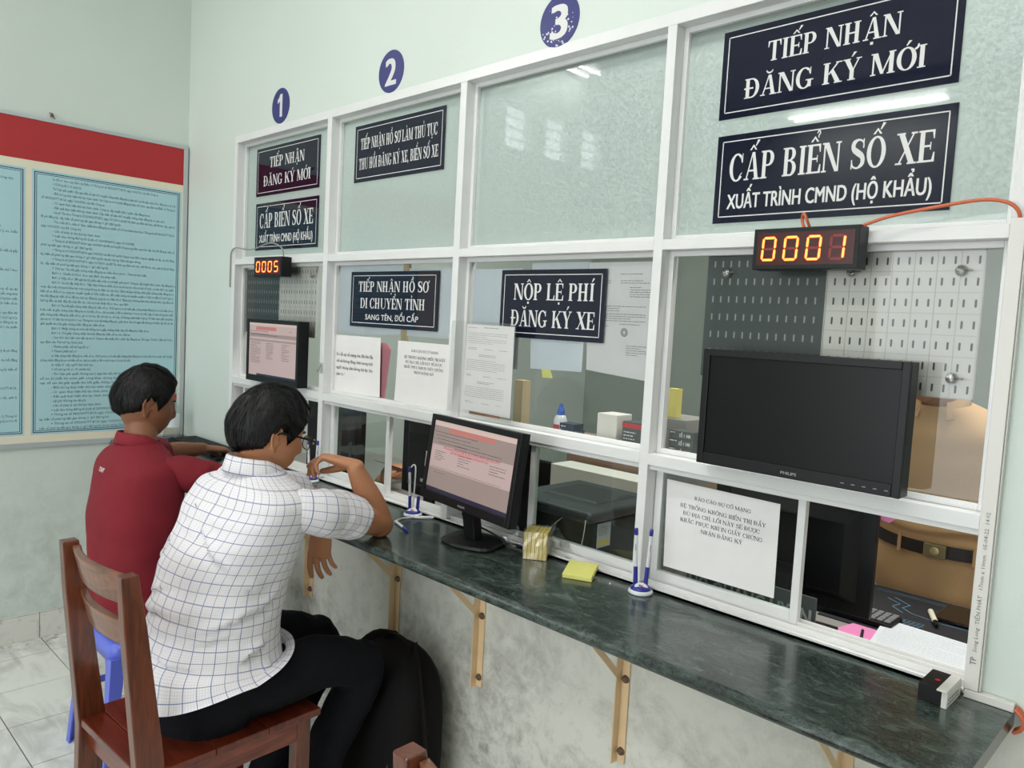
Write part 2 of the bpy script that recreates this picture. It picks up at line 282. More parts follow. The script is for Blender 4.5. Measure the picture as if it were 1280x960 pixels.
# ------------------------------------------------------------------ mesh builder
class MB:
    def __init__(s): s.v = []; s.f = []; s.m = []; s.uv = {}; s.cur = 0; s.T = None
    def add(s, vs, fs, m=None, uvs=None):
        b = len(s.v)
        for p in vs:
            p = V(p); s.v.append(s.T @ p if s.T else p)
        for i, f in enumerate(fs):
            if uvs: s.uv[len(s.f)] = uvs[i]
            s.f.append([b + k for k in f]); s.m.append(s.cur if m is None else m)
        return s
    def box(s, x0, x1, y0, y1, z0, z1, m=None, T=None):
        vs = [V((x, y, z)) for z in (z0, z1) for y in (y0, y1) for x in (x0, x1)]
        if T: vs = [T @ p for p in vs]
        return s.add(vs, [(0, 2, 3, 1), (4, 5, 7, 6), (0, 1, 5, 4), (2, 6, 7, 3), (0, 4, 6, 2), (1, 3, 7, 5)], m)
    def rings(s, R, closed=True, cap0=True, cap1=True, m=None, uvs=None):
        n = len(R[0]); vs = [p for r in R for p in r]; fs = []; us = [] if uvs else None
        for i in range(len(R) - 1):
            for j in range(n if closed else n - 1):
                k = (j + 1) % n
                fs.append((i * n + j, i * n + k, (i + 1) * n + k, (i + 1) * n + j))
                if uvs: us.append((uvs[i][j], uvs[i][j + 1], uvs[i + 1][j + 1], uvs[i + 1][j]))
        if closed and cap0: fs.append(tuple(reversed(range(n))));  us is not None and us.append([(0, 0)] * n)
        if closed and cap1: fs.append(tuple(range((len(R) - 1) * n, len(R) * n))); us is not None and us.append([(0, 0)] * n)
        return s.add(vs, fs, m, us)
    def cyl(s, a, b, r, r2=None, n=12, m=None):
        a, b = V(a), V(b); d = (b - a).normalized(); x = d.orthogonal().normalized(); y = d.cross(x)
        r2 = r if r2 is None else r2
        return s.rings([[p + x * (rr * cos(2 * pi * k / n)) + y * (rr * sin(2 * pi * k / n)) for k in range(n)] for p, rr in ((a, r), (b, r2))], m=m)
    def tube(s, pts, rad, n=8, m=None, sub=4, ref=None, close=True):
        P, Q = spline([V(p) for p in pts], [r if isinstance(r, (tuple, list)) else (r, r) for r in (rad if isinstance(rad, list) else [rad] * len(pts))], sub)
        R = sweep(P, Q, n, ref)
        if close:   # rounded ends
            def capr(ring, c, d, rr):
                return [[c + (p - c) * k + d * (rr * h) for p in ring] for k, h in ((0.86, 0.5), (0.5, 0.87), (0.12, 1.0))]
            c0, c1 = P[0], P[-1]
            d0 = (P[0] - P[1]).normalized(); d1 = (P[-1] - P[-2]).normalized()
            R = list(reversed(capr(R[0], c0, d0, min(Q[0])))) + R + capr(R[-1], c1, d1, min(Q[-1]))
        return s.rings(R, m=m)
    def poly(s, pts, m=None):
        return s.add(pts, [tuple(range(len(pts)))], m)
    def prism(s, pts, d, m=None):
        """flat outline pts (3-D) pushed along vector d"""
        n = len(pts); d = V(d); vs = [V(p) for p in pts] + [V(p) + d for p in pts]
        return s.add(vs, [tuple(range(n)), tuple(reversed(range(n, 2 * n)))] + [(i, i + n, (i + 1) % n + n, (i + 1) % n) for i in range(n)], m)
    def lathe(s, c, prof, n=20, ax=V((0, 0, 1)), m=None):
        c = V(c); ax = V(ax).normalized(); x = ax.orthogonal().normalized(); y = ax.cross(x)
        return s.rings([[c + ax * h + x * (r * cos(2 * pi * k / n)) + y * (r * sin(2 * pi * k / n)) for k in range(n)] for r, h in prof], m=m)
    def build(s, name, mats, parent=None, smooth=False, bevel=0, recalc=True, bseg=2):
        off = wloc(parent) if parent else V((0, 0, 0))
        me = bpy.data.meshes.new(name); me.from_pydata([tuple(p - off) for p in s.v], [], s.f)
        mats = mats if isinstance(mats, (list, tuple)) else [mats]
        for k in mats: me.materials.append(k)
        for i, p in enumerate(me.polygons): p.material_index = s.m[i]; p.use_smooth = smooth
        if s.uv:
            ul = me.uv_layers.new(name='UVMap')
            for i, p in enumerate(me.polygons):
                if i in s.uv:
                    for li, c in zip(p.loop_indices, s.uv[i]): ul.data[li].uv = c
        me.update()
        if recalc:
            b = bmesh.new(); b.from_mesh(me); bmesh.ops.recalc_face_normals(b, faces=b.faces); b.to_mesh(me); b.free()
        o = bpy.data.objects.new(name, me); COL.objects.link(o)
        if parent: o.parent = parent
        if bevel:
            bv = o.modifiers.new('bevel', 'BEVEL'); bv.width = bevel; bv.segments = bseg; bv.limit_method = 'ANGLE'; bv.angle_limit = rad(40); bv.harden_normals = False
        return o
def wloc(o):
    r = V((0, 0, 0))
    while o: r += o.location; o = o.parent
    return r
def cr(a, b, c, d, t): return 0.5 * ((2 * b) + (c - a) * t + (2 * a - 5 * b + 4 * c - d) * t * t + (3 * b - a - 3 * c + d) * t ** 3)
def spline(P, Q, sub):
    if sub <= 1 or len(P) < 3: return P, Q
    A, B = [], []
    g = lambda L_, i: L_[max(0, min(len(L_) - 1, i))]
    for i in range(len(P) - 1):
        for k in range(sub):
            t = k / sub
            A.append(V([cr(g(P, i - 1)[j], g(P, i)[j], g(P, i + 1)[j], g(P, i + 2)[j], t) for j in range(3)]))
            B.append(tuple(max(1e-4, cr(g(Q, i - 1)[j], g(Q, i)[j], g(Q, i + 1)[j], g(Q, i + 2)[j], t)) for j in range(len(Q[0]))))
    return A + [P[-1]], B + [Q[-1]]
def sweep(P, Q, n, ref=None):
    R = []; T0 = None; x = None
    for i, p in enumerate(P):
        d = (P[min(i + 1, len(P) - 1)] - P[max(i - 1, 0)]).normalized()
        if x is None:
            x = V(ref) if ref is not None else d.orthogonal()
            x = (x - d * x.dot(d)).normalized()
        else:
            x = (x - d * x.dot(d)).normalized()
        y = d.cross(x); a, b = Q[i][0], Q[i][1]
        R.append([p + x * (a * cos(2 * pi * k / n)) + y * (b * sin(2 * pi * k / n)) for k in range(n)])
    return R
def empty(name, loc=(0, 0, 0), rz=0):
    o = bpy.data.objects.new(name, None); COL.objects.link(o); o.location = loc; o.rotation_euler = (0, 0, rz); o.empty_display_size = 0.05
    return o
def tag(o, label, cat, group=None):
    o['label'] = label; o['category'] = cat
    if group: o['group'] = group
    return o
def thing(name, label, cat, loc=(0, 0, 0), group=None): return tag(empty(name, loc), label, cat, group)
def struct(o): o['kind'] = 'structure'; return o
def stuff(o): o['kind'] = 'stuff'; return o
def copy_tree(o, parent=None):
    c = o.copy(); COL.objects.link(c)
    if parent: c.parent = parent
    for ch in list(o.children): copy_tree(ch, c)
    return c

# ------------------------------------------------------------------ lettering
# hand-drawn bold roman capitals (cap height 1), each glyph a list of flat polygons
def _rect(a, b, c, d): return [(a, b), (c, b), (c, d), (a, d)]
def _arc(cx, cy, ro, so, ri, si, a0, a1, n=10, dx=0):
    out = []
    for i in range(n):
        p, q = rad(a0 + (a1 - a0) * i / n), rad(a0 + (a1 - a0) * (i + 1) / n)
        out.append([(cx + ro * cos(p), cy + so * sin(p)), (cx + ro * cos(q), cy + so * sin(q)), (cx + dx + ri * cos(q), cy + si * sin(q)), (cx + dx + ri * cos(p), cy + si * sin(p))])
    return out
def _stroke(pts, wd, sub=4):
    P, Q = spline([V((a, b, 0)) for a, b in pts], [(x, x) for x in wd], sub); out = []; E = []
    for i, p in enumerate(P):
        d = (P[min(i + 1, len(P) - 1)] - P[max(i - 1, 0)]).normalized(); nrm = V((-d.y, d.x, 0)) * Q[i][0] / 2
        E.append(((p.x + nrm.x, p.y + nrm.y), (p.x - nrm.x, p.y - nrm.y)))
    for a, b in zip(E, E[1:]): out.append([a[0], a[1], b[1], b[0]])
    return out
def serif_glyph(c, S=0.19, t=0.065):
    h = 0.055; e = 0.075
    st = lambda x, y0=0, y1=1, w_=S: [_rect(x, y0, x + w_, y1)]
    sf = lambda x, w_, y: [_rect(x - e, y, x + w_ + e, y + h)]
    G = []
    if c == 'I': return 2 * e + S, st(e) + sf(e, S, 0) + sf(e, S, 1 - h)
    if c == 'T':
        W = .78; x = W / 2 - S / 2
        return W, st(x) + sf(x, S, 0) + [_rect(0.02, 1 - t, W - .02, 1), [(.02, 1), (.02, .70), (.06, .70), (.14, 1)], [(W - .02, 1), (W - .14, 1), (W - .06, .70), (W - .02, .70)]]
    if c in 'EFL':
        W = .70; G = st(e) + [_rect(0, 0, e + S + .05, h), _rect(0, 1 - h, e + S + .05, 1)]
        if c != 'L': G += [_rect(e + S, 1 - t, W - .04, 1), [(W - .04, 1), (W - .15, 1), (W - .08, .72), (W - .04, .72)], _rect(e + S, .5 - t / 2, W - .18, .5 + t / 2), _rect(W - .2, .38, W - .16, .62)]
        if c != 'F': G += [_rect(e + S, 0, W, t), [(W, 0), (W - .13, 0), (W - .05, .30), (W, .30)]]
        if c == 'F': G += sf(e, S, 0)
        return W, G
    if c in 'PRB':
        G = st(e) + [_rect(0, 0, e + S + (.05 if c == 'B' else e), h), _rect(0, 1 - h, e + S + .05, 1)]
        x = e + S + .12
        if c == 'B':
            G += [_rect(e + S, 1 - t, x, 1), _rect(e + S, .51, x, .51 + t), _rect(e + S, 0, x, t)]
            G += _arc(x, .77, .26, .23, .26 - S * .95, .23 - t, -90, 90) + _arc(x, .27, .31, .28, .31 - S, .28 - t, -90, 90); return .78, G
        G += [_rect(e + S, 1 - t, x, 1), _rect(e + S, .44, x, .44 + t)] + _arc(x, .72, .30, .28, .30 - S, .28 - t, -90, 90)
        if c == 'R': G += [[(x - .02, .48), (x + .17, .48), (.80, .0), (.58, 0)], _rect(.56, 0, .88, h)]; return .88, G
        return .72, G
    if c in 'DĐ':
        x = e + S + .12
        G = st(e) + [_rect(0, 0, e + S + .05, h), _rect(0, 1 - h, e + S + .05, 1), _rect(e + S, 1 - t, x, 1), _rect(e + S, 0, x, t)] + _arc(x, .5, .42, .5, .42 - S, .5 - t, -90, 90, 14)
        if c == 'Đ': G += [_rect(-.02, .46, .48, .54)]
        return .84, G
    if c in 'OCGQ':
        a0, a1 = (0, 360) if c in 'OQ' else (48, 318)
        G = _arc(.42, .5, .42, .52, .42 - S, .52 - t, a0, a1, 24)
        if c in 'CG': G += [_rect(.70, .66, .74, 1.0), [(.60, .92), (.74, .80), (.74, .66), (.68, .66)]]
        if c == 'G': G += [_rect(.60, .06, .60 + S * .9, .42), _rect(.50, .42 - h, .88, .42)]; return .90, G
        if c == 'C': G += [[(.62, .16), (.74, .30), (.70, .30), (.60, .2)]]; return .80, G
        return .84, G
    if c in 'NM':
        W = .90 if c == 'N' else 1.08; q = t + .01
        if c == 'N': G = [_rect(.08, 0, .08 + q, 1), _rect(W - .08 - q, 0, W - .08, 1), [(.06, 1), (.06 + S * 1.25, 1), (W - .08, 0), (W - .08 - S * .9, 0)], _rect(0, 1 - h, .26, 1), _rect(0, 0, .24, h), _rect(W - .26, 1 - h, W, 1)]
        else: G = [_rect(.08, 0, .08 + q, 1), _rect(W - .08 - S, 0, W - .08, 1), [(.06, 1), (.06 + S * 1.2, 1), (.60, .03), (.46, .03)], [(W - .2, 1), (W - .14, 1), (.56, .03), (.49, .03)], _rect(0, 1 - h, .24, 1), _rect(0, 0, .24, h), _rect(W - .30, 1 - h, W, 1), _rect(W - .34, 0, W, h)]
        return W, G
    if c == 'H': return 1.5 * e + 2 * S + .42, st(e) + st(e + S + .28) + sf(e, S, 0) + sf(e, S, 1 - h) + sf(e + S + .28, S, 0) + sf(e + S + .28, S, 1 - h) + [_rect(e + S, .47, e + S + .28, .54)]
    if c == 'U': return .88, [_rect(.08, .3, .08 + S, 1), _rect(.74, .3, .74 + t, 1), _rect(0, 1 - h, .08 + S + .08, 1), _rect(.62, 1 - h, .9, 1)] + _arc(.08 + (.66 + t) / 2, .32, (.66 + t) / 2, .34, (.66 + t) / 2 - t, .34 - t, 180, 360, 12) + [[(.08, .32), (.08 + S, .32), (.08 + S + .02, .16), (.2, .06)]]
    if c in 'AV':
        W = .86; G = [[(.40, 1), (.40 + S * .75, 1), (W - .07, 0), (W - .07 - S * 1.1, 0)], [(.40, 1), (.46, 1), (.16, 0), (.09, 0)], _rect(.22, .30, .60, .30 + t), _rect(0, 0, .26, h), _rect(W - .36, 0, W + .02, h)]
        if c == 'V': G = [[(x, 1 - y) for x, y in g] for g in G[:2] + G[3:]]
        return W, G
    if c == 'K': return .90, st(e) + sf(e, S, 0) + sf(e, S, 1 - h) + [[(.70, 1), (.78, 1), (e + S + .04, .42), (e + S - .01, .47)], [(.36, .56), (.50, .66), (.88, 0), (.64, 0)], _rect(.60, 1 - h, .90, 1), _rect(.56, 0, .94, h)]
    if c == 'X': return .86, [[(.06, 1), (.06 + S * 1.25, 1), (.82, 0), (.82 - S * 1.25, 0)], [(.70, 1), (.77, 1), (.17, 0), (.10, 0)], _rect(0, 1 - h, .36, 1), _rect(.60, 1 - h, .86, 1), _rect(0, 0, .28, h), _rect(.50, 0, .88, h)]
    if c == 'Y': return .84, [[(.04, 1), (.04 + S * 1.2, 1), (.52, .44), (.33, .44)], [(.70, 1), (.77, 1), (.50, .44), (.44, .44)], _rect(.33, 0, .33 + S, .46), _rect(.25, 0, .60, h), _rect(0, 1 - h, .34, 1), _rect(.60, 1 - h, .85, 1)]
    if c == 'S': return .70, _stroke([(.60, .70), (.56, .88), (.36, .965), (.15, .87), (.14, .68), (.34, .54), (.55, .40), (.57, .18), (.36, .035), (.14, .10), (.08, .30)], [.04, t, t, S * .9, S, S * 1.1, S, S * .9, t, t, .04]) + [_rect(.56, .68, .61, .99), _rect(.06, .01, .11, .32)]
    if c == ',': return .26, [_rect(.05, 0, .19, .14), [(.10, 0), (.19, 0), (.12, -.16), (.06, -.16)]]
    if c == ' ': return .34, []
    if c in '()': return .36, _arc(.42 if c == '(' else -.08, .42, .36, .66, .36 - .12, .62, 130 if c == '(' else -50, 230 if c == '(' else 50, 10)
    return .5, [_rect(.1, 0, .4, .1)]
def serif_text(txt, S=0.19, t=0.065, track=0.05):
    x = 0; out = []
    for ch in txt:
        d = unicodedata.normalize('NFD', ch); base = d[0]; acc = d[1:]
        W, G = serif_glyph(base, S, t); out += [[(a + x, b) for a, b in g] for g in G]
        cx = x + W / 2; top = 1.08; k = S / 0.19; ak = .5 + .5 * k
        if base == 'A': cx = x + .44
        if '\u0302' in acc: out += [[(cx - .2, top), (cx - .1, top), (cx, top + .12), (cx, top + .2)], [(cx + .2, top), (cx + .1, top), (cx, top + .12), (cx, top + .2)]]
        if '\u0306' in acc: out += [[(cx + p, top + q) for p, q in g] for g in _arc(0, .16, .19, .17, .13, .09, 180, 360, 8)]
        off = (.16, .14) if '\u0302' in acc else (0, .0)
        ax, ay = cx + off[0], top + off[1]
        if '\u0301' in acc: out += [[(ax - .06, ay), (ax + .0, ay), (ax + .18, ay + .2), (ax + .05, ay + .22)]]
        if '\u0300' in acc: out += [[(ax + .06, ay), (ax + .0, ay), (ax - .18, ay + .2), (ax - .05, ay + .22)]]
        if '\u0309' in acc: out += _stroke([(ax - .07, ay + .15), (ax, ay + .24), (ax + .08, ay + .16), (ax + .01, ay + .08), (ax + .01, ay)], [.05] * 5, 3)
        if '\u0303' in acc: out += _stroke([(ax - .18, ay + .04), (ax - .08, ay + .14), (ax + .06, ay + .05), (ax + .18, ay + .15)], [.03, .07, .07, .03], 3)
        if '\u0323' in acc: out += [_rect(cx - .07, -.24, cx + .07, -.11)]
        if '\u031b' in acc: out += _stroke([(x + W - .10, .86), (x + W + .02, .93), (x + W + .05, 1.08)], [.09, .10, .06], 3)
        x += W + track
    return x - track, out
def lay(mb, polys, o, U, W, sx, sy, m=None, shear=0):
    """put 2-D polygons on the plane through o spanned by U (right) and W (up)"""
    o, U, W = V(o), V(U), V(W)
    Nn = U.cross(W).normalized()
    for i, g in enumerate(polys): mb.poly([o + U * (a * sx) + W * (b * sy) + Nn * (1.5e-5 * (i % 9)) for a, b in g], m)
def serif_line(mb, txt, o, U, W, width, cap, S=0.19, t=0.065, m=None, center=None):
    w_, P = serif_text(txt, S, t); lay(mb, P, V(o) - V(U) * (0 if center is None else center * width), U, W, width / w_, cap, m)
def font_line(mb, txt, o, U, W, size, width=None, bold=0.0, m=None, res=1, align=0.0, maxsx=1.3):
    """Blender's built-in letters turned into flat polygons on the plane o, U, W"""
    if not txt.strip(): return
    c = bpy.data.curves.new('t', 'FONT'); c.body = txt; c.resolution_u = res; c.fill_mode = 'FRONT'
    ob = bpy.data.objects.new('t', c); me = bpy.data.meshes.new_from_object(ob)
    xs = [v.co.x for v in me.vertices]
    if xs:
        w0 = max(xs) - min(xs); x0 = min(xs); sx = size if width is None else width / w0; o, U, W = V(o), V(U), V(W)
        sh = -align * w0 * sx
        Nn = U.cross(W).normalized(); k = bold * .9
        for q, (du, dw) in enumerate(((0, 0),) if not bold else ((-k, -k * .5), (-k, k * .5), (k, -k * .5), (k, k * .5), (0, 0))):
            mb.add([o + U * ((v.co.x - x0) * sx + sh + du * size) + W * ((v.co.y + dw) * size) + Nn * (1.5e-5 * q) for v in me.vertices], [tuple(p.vertices) for p in me.polygons], m)
    bpy.data.objects.remove(ob); bpy.data.meshes.remove(me); bpy.data.curves.remove(c)
X, Y, Z = V((1, 0, 0)), V((0, 1, 0)), V((0, 0, 1))
def scribble(mb, o, U, W, width, height, rows, m=None, seed=1, th=0.0011, fill=0.9):
    """rows of tiny broken strokes: print too small to read"""
    r = random.Random(seed); o, U, W = V(o), V(U), V(W)
    for i in range(rows):
        y = -height * i / max(1, rows); x = 0; end = width * (fill if r.random() > .25 else r.uniform(.4, .8))
        while x < end:
            k = r.uniform(.004, .014); k = min(k, end - x)
            mb.poly([o + U * x + W * y, o + U * (x + k) + W * y, o + U * (x + k) + W * (y + th), o + U * x + W * (y + th)], m)
            x += k + .0025
#@@STRUCT
# ------------------------------------------------------------------ the room
XW, XR, YB, ZC = -0.53, 4.7, -5.0, 3.6
def slab(name, x0, x1, y0, y1, z0, z1, m, kind=True, parent=None):
    mb = MB(); mb.box(x0, x1, y0, y1, z0, z1); o = mb.build(name, m, parent)
    return struct(o) if kind and not parent else o
fl = slab('floor', XW - .1, XR, YB, 3.3, -0.06, -0.0045, M_GROUT)
tm = None
for i in range(-1, 13):
    for j in range(-1, 8):
        x0, x1 = -0.3503 + .305 * i, -0.3503 + .305 * (i + 1); y1 = -.026 - .3003 * (j); y0 = y1 - .3003
        x0c, x1c, y1c = max(x0, XW), x1, min(y1, 0.0)
        full = x0c == x0 and y1c == y1
        if full and tm:
            t = bpy.data.objects.new('tile', tm); COL.objects.link(t); t.parent = fl; t.location = ((x0 + x1) / 2, (y0 + y1) / 2, 0)
        else:
            cx, cy = (x0 + x1) / 2, (y0 + y1) / 2; mb = MB(); mb.box(x0c - cx + .0019, x1c - cx - .0019, y0 - cy + .0019, y1c - cy - .0019, -.004, 0)
            t = mb.build('tile', M_TILE); t.parent = fl; t.location = (cx, cy, 0)
            if full: tm = t.data
# wall_left with its three high vents
wl = MB(); VY = [(-2.33, -2.075), (-2.73, -2.487), (-3.13, -2.895)]
wl.box(XW - .1, XW, YB, 3.3, -.06, 2.765); wl.box(XW - .1, XW, YB, 3.3, 3.058, ZC)
ys = [YB] + [c for p in sorted(VY) for c in p] + [3.3]
for k in range(0, len(ys), 2): wl.box(XW - .1, XW, ys[k], ys[k + 1], 2.765, 3.058)
struct(wl.build('wall_left', M_WALL))
for k, (a, b) in enumerate(VY):
    f = MB(); f.box(XW - .09, XW - .08, a, b, 2.765, 3.058); o = struct(f.build('window_%d' % (k + 3), M_DAY))
    g = MB()
    for q in range(1, 4): g.box(XW - .075, XW - .03, a, b, 2.765 + q * .073, 2.769 + q * .073)
    g.build('louvre', M_ALU, o)
# wall_front: around the window opening; the dado below is scuffed
mb = MB(); TH = .11
mb.box(XW, -.03, 0.002, TH, .87, ZC, 0); mb.box(3.03, XR, 0.002, TH, .87, ZC, 0); mb.box(-.03, 3.03, 0.002, TH, 2.307, ZC, 0)
mb.box(XW, XR, 0.002, TH, -.06, .87, 1)
struct(mb.build('wall_front', [M_WALL, M_LOW]))
slab('wall_right', XR, XR + .1, YB, 3.3, -.06, ZC, M_WALL)
mb = MB(); mb.box(XW - .1, 1.0, YB - .1, YB, -.06, ZC); mb.box(4.0, XR + .1, YB - .1, YB, -.06, ZC); mb.box(1.0, 4.0, YB - .1, YB, 2.6, ZC); struct(mb.build('wall_back', M_WALL))
mb = MB(); mb.box(XW - .1, XR + .1, YB - .1, .002, ZC, ZC + .08); struct(mb.build('ceiling', M_CEIL))
# the office behind the glass
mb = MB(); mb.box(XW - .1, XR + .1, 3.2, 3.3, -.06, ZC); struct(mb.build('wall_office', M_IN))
mb = MB(); mb.box(XW - .1, XR + .1, .002, 3.3, 3.15, 3.23); struct(mb.build('office_ceiling', M_CEIL))
# skirting tiles on the left wall
sk = MB(); sk.box(XW, XW + .004, -4.9, 0, 0, .117); bl = struct(sk.build('baseboard_left', M_GROUT)); bt = None
for j in range(0, 12):
    y1 = -.026 - .3003 * j - .0045; y0 = y1 - .3003
    y1 = min(y1, 0)
    m_ = MB(); m_.box(XW, XW + .010, y0 + .0012 , y1 - .0012, .0, .116); m_.box(XW, XW + .0065, y0 + .0012, y1 - .0012, .1175, .1205)
    m_.build('tile', M_SKT, bl, bevel=.0015)

# ------------------------------------------------------------------ window frame
ZS, Z2b, Z2t, Z1b, Z1t, ZTi, ZT = .925, 1.2064, 1.2344, 1.7391, 1.7644, 2.2758, 2.3066
MX = [(-.03, 0.0), (.7326, .7623), (1.4897, 1.5185), (2.2427, 2.2689), (3.0, 3.03)]
win = struct(empty('window_1', (0, 0, .9)))
FD = .076
def bar(name, x0, x1, z0, z1, y0=0.0, y1=FD, bev=.0012, m=None):
    b = MB(); b.box(x0, x1, y0, y1, z0, z1); return b.build(name, m or M_ALU, win, bevel=bev)
for x0, x1 in MX: bar('mullion', x0, x1, .905, ZTi if x0 > -.03 and x0 < 2.9 else ZTi)
bar('top_rail', -.03, 3.03, ZTi, ZT)
for k in range(4):
    a, b = MX[k][1], MX[k + 1][0]
    bar('transom', a, b, Z1b, Z1t); bar('transom', a, b, Z2b, Z2t)
    for z0, z1, mt, nm in ((Z1t, ZTi, M_FROST, 'frosted_pane'), (Z2t, Z1b, M_FROSTL, 'tinted_pane')):
        bd = MB(); w_ = .013
        bd.box(a, a + w_, .034, .046, z0, z1); bd.box(b - w_, b, .034, .046, z0, z1); bd.box(a + w_, b - w_, .034, .046, z0, z0 + w_); bd.box(a + w_, b - w_, .034, .046, z1 - w_, z1)
        bd.build('glazing_bead', M_ALU, win, bevel=.001)
        g = MB(); g.poly([(a + .001, .0490, z0 + .001), (b - .001, .0490, z0 + .001), (b - .001, .0490, z1 - .001), (a + .001, .0490, z1 - .001)]); g.build(nm, mt, win, recalc=False)
# sliding track at the counter
tr = MB(); tr.box(-.03, 3.0, -.006, .080, .8955, .9015); tr.box(-.03, 3.0, -.006, -.003, .8955, .9065)
for y in (.018, .043, .068): tr.box(-.03, 3.0, y, y + .003, .9015, .914)
tr.build('sliding_track', M_ALU, win)
hd = MB(); hd.box(0, 3.0, .010, .074, Z2b - .012, Z2b - .0005)
hd2 = hd.build('head_track', M_ALU, win)
def sash(x0, x1, y, name='sliding_sash'):
    s = MB(); s.box(x0, x0 + .020, y, y + .018, .907, 1.1975); s.box(x1 - .018, x1, y, y + .018, .907, 1.1975)
    s.box(x0 + .020, x1 - .018, y, y + .018, .907, .934); s.box(x0 + .020, x1 - .018, y, y + .018, 1.186, 1.1975)
    o = s.build(name, M_ALU, win, bevel=.001)
    g = MB(); g.box(x0 + .02, x1 - .018, y + .007, y + .0075, .934, 1.186); g.build('clear_pane', M_GLASS, o)
    return o
sash(.764, 1.143, .040); sash(1.834, 2.2415, .040); sash(2.2705, 2.660, .040); sash(.03, .36, .040)
# PVC cable trunk up the right edge, the piece along the counter and the caulk line
b = MB(); b.box(3.004, 3.028, -.016, -.0005, .912, 1.772); b.box(3.0285, 3.031, -.012, 0.0015, .912, 1.772); tk = tag(b.build('trunking', M_PVC, bevel=.0015), 'white plastic cable trunk with faint print up the right edge of the glazed screen', 'trunking')
b = MB(); b.box(3.006, 3.086, -.016, .0, .8955, .911); tag(b.build('trunking', M_PVC, bevel=.0015), 'short white plastic trunk lying at the right end of the green counter', 'trunking')
b = MB(); o_ = V((3.020, -.0163, 1.06)); 
font_line(b, 'Song Long  TIẾN PHÁT   17mm x 10mm   05-04-22  14:02', (3.0195, -.0165, .985), Z, -X, .0095, .26, res=1)
font_line(b, 'TP', (3.0205, -.0165, .96), Z, -X, .014, bold=.01)
p_ = b.build('print', M_INKG, tk)

# ------------------------------------------------------------------ counter
b = MB(); prof = []
y0, y1, z0, z1, r = -.346, .110, .866, .895, .0145
for k in range(9):
    a = pi / 2 + pi * k / 8; prof.append((y0 + r + r * cos(a), (z0 + z1) / 2 + r * sin(a)))
prof += [(0.0015, z0), (0.0015, z1)]
b.rings([[V((x, p, q)) for p, q in prof] for x in (XW, 3.085)])
ctr = tag(b.build('counter', M_MARB), 'long dark green marble counter shelf under the glazed screen', 'counter')
BX = (.728, 1.285, 1.708, 2.247, 2.807, .20)
def bracket(x):
    t = thing('shelf_bracket', '', 'bracket', (x, 0.0015, .42), 'steel brackets under the counter')
    m = MB(); m.box(x - .013, x + .013, -.004, 0.0015, .42, .866); m.box(x - .013, x - .0095, -.028, -.004, .42, .866); m.build('upright', M_BRACK, t, bevel=.001)
    m = MB(); m.box(x - .013, x + .013, -.27, 0.0015, .8615, .8655); m.box(x - .013, x - .0095, -.27, 0, .838, .8615); m.build('arm', M_BRACK, t, bevel=.001)
    m = MB(); m.prism([(x - .0125, -.026, .650), (x - .0125, -.026, .674), (x - .0125, -.205, .853), (x - .0125, -.229, .853)], (.004, 0, 0))
    m.build('brace', M_BRACK, t)
    for z in (.452, .645):
        m = MB(); m.lathe((x + .003, -.004, z), [(0, .009), (.006, .0085), (.0095, .005), (.011, .0)][::-1], 12, -Y); m.box(x - .0045, x + .0105, -.0135, -.0128, z - .001, z + .001); m.build('screw', M_RUST, t, smooth=False)
    return t
bl_ = ['cream steel shelf bracket right behind the hanging hand under the counter', 'cream steel shelf bracket on the wall just above the black bag', 'cream steel shelf bracket right of the bag, under the desk monitor', 'cream steel shelf bracket under the counter, below the pen stand by the taped notice', 'cream steel shelf bracket under the right end of the counter', 'cream steel shelf bracket behind the man in red, under the counter']
b0 = bracket(BX[0]); b0['label'] = bl_[0]
for x, l_ in list(zip(BX, bl_))[1:]:
    c = copy_tree(b0); c.location.x = x; c['label'] = l_
# orange conduit end and white caulk at the counter's right end
b = MB()
for k in range(5): b.tube([(3.090 + .004 * 0, -.004 - .004 * k, .903), (3.101, -.005 - .004 * k, .892), (3.101, -.005 - .004 * k, .874), (3.090, -.004 - .004 * k, .863)], .0035, 6)
tag(b.build('conduit', M_CABLEO, smooth=True), 'orange corrugated conduit end curling at the right end of the green counter', 'conduit')

# ------------------------------------------------------------------ door-number discs
def disc(n, x, z, lab, worn):
    t = thing('number_disc', lab, 'number disc', (x, 0.002, z), 'blue window-number discs')
    m = MB(); m.lathe((x, .002, z), [(0, .0), (.071, .0), (.071, .0016), (0.069, .0022), (0, .0022)], 48, -Y); m.build('disc', M_BLUESTK, t, recalc=True)
    m = MB(); m_bold = .035
    if n == '1': [m.poly([(x + a_, -.0006 - .00001 * i_, z + b_) for a_, b_ in g_]) for i_, g_ in enumerate(([(-.004, -.045), (.016, -.045), (.016, .046), (-.004, .046)], [(-.004, .046), (-.004, .018), (-.022, .010), (-.022, .026), (-.010, .034)]))]
    else: font_line(m, n, (x, -.0006, z - .045), X, Z, .125, .056, bold=.035, res=4, align=.5)
    m.build('numeral', M_SIGNW, t)
    if worn:
        r = random.Random(3 + int(n)); m = MB()
        for k in range(90):
            a, q = r.uniform(0, 2 * pi), .066 * sqrt(r.random()); px, pz = q * cos(a), q * sin(a)
            if pz > -.02 and r.random() < .75: continue
            s_ = r.uniform(.0012, .0045); m.poly([(x + px + s_ * r.uniform(.5, 1.2) * cos(g), -.0004, z + pz + s_ * r.uniform(.5, 1.2) * sin(g)) for g in [k2 * pi / 3 for k2 in range(6)]])
        stuff(m.build('worn_patch', M_SIGNW, t))
disc('1', .370, 2.380, 'blue disc numbered 1 on the wall above the first window', False)
disc('2', 1.122, 2.378, 'blue disc numbered 2 on the wall above the second window', False)
disc('3', 1.886, 2.371, 'scratched blue disc numbered 3 on the wall above the third window', True)

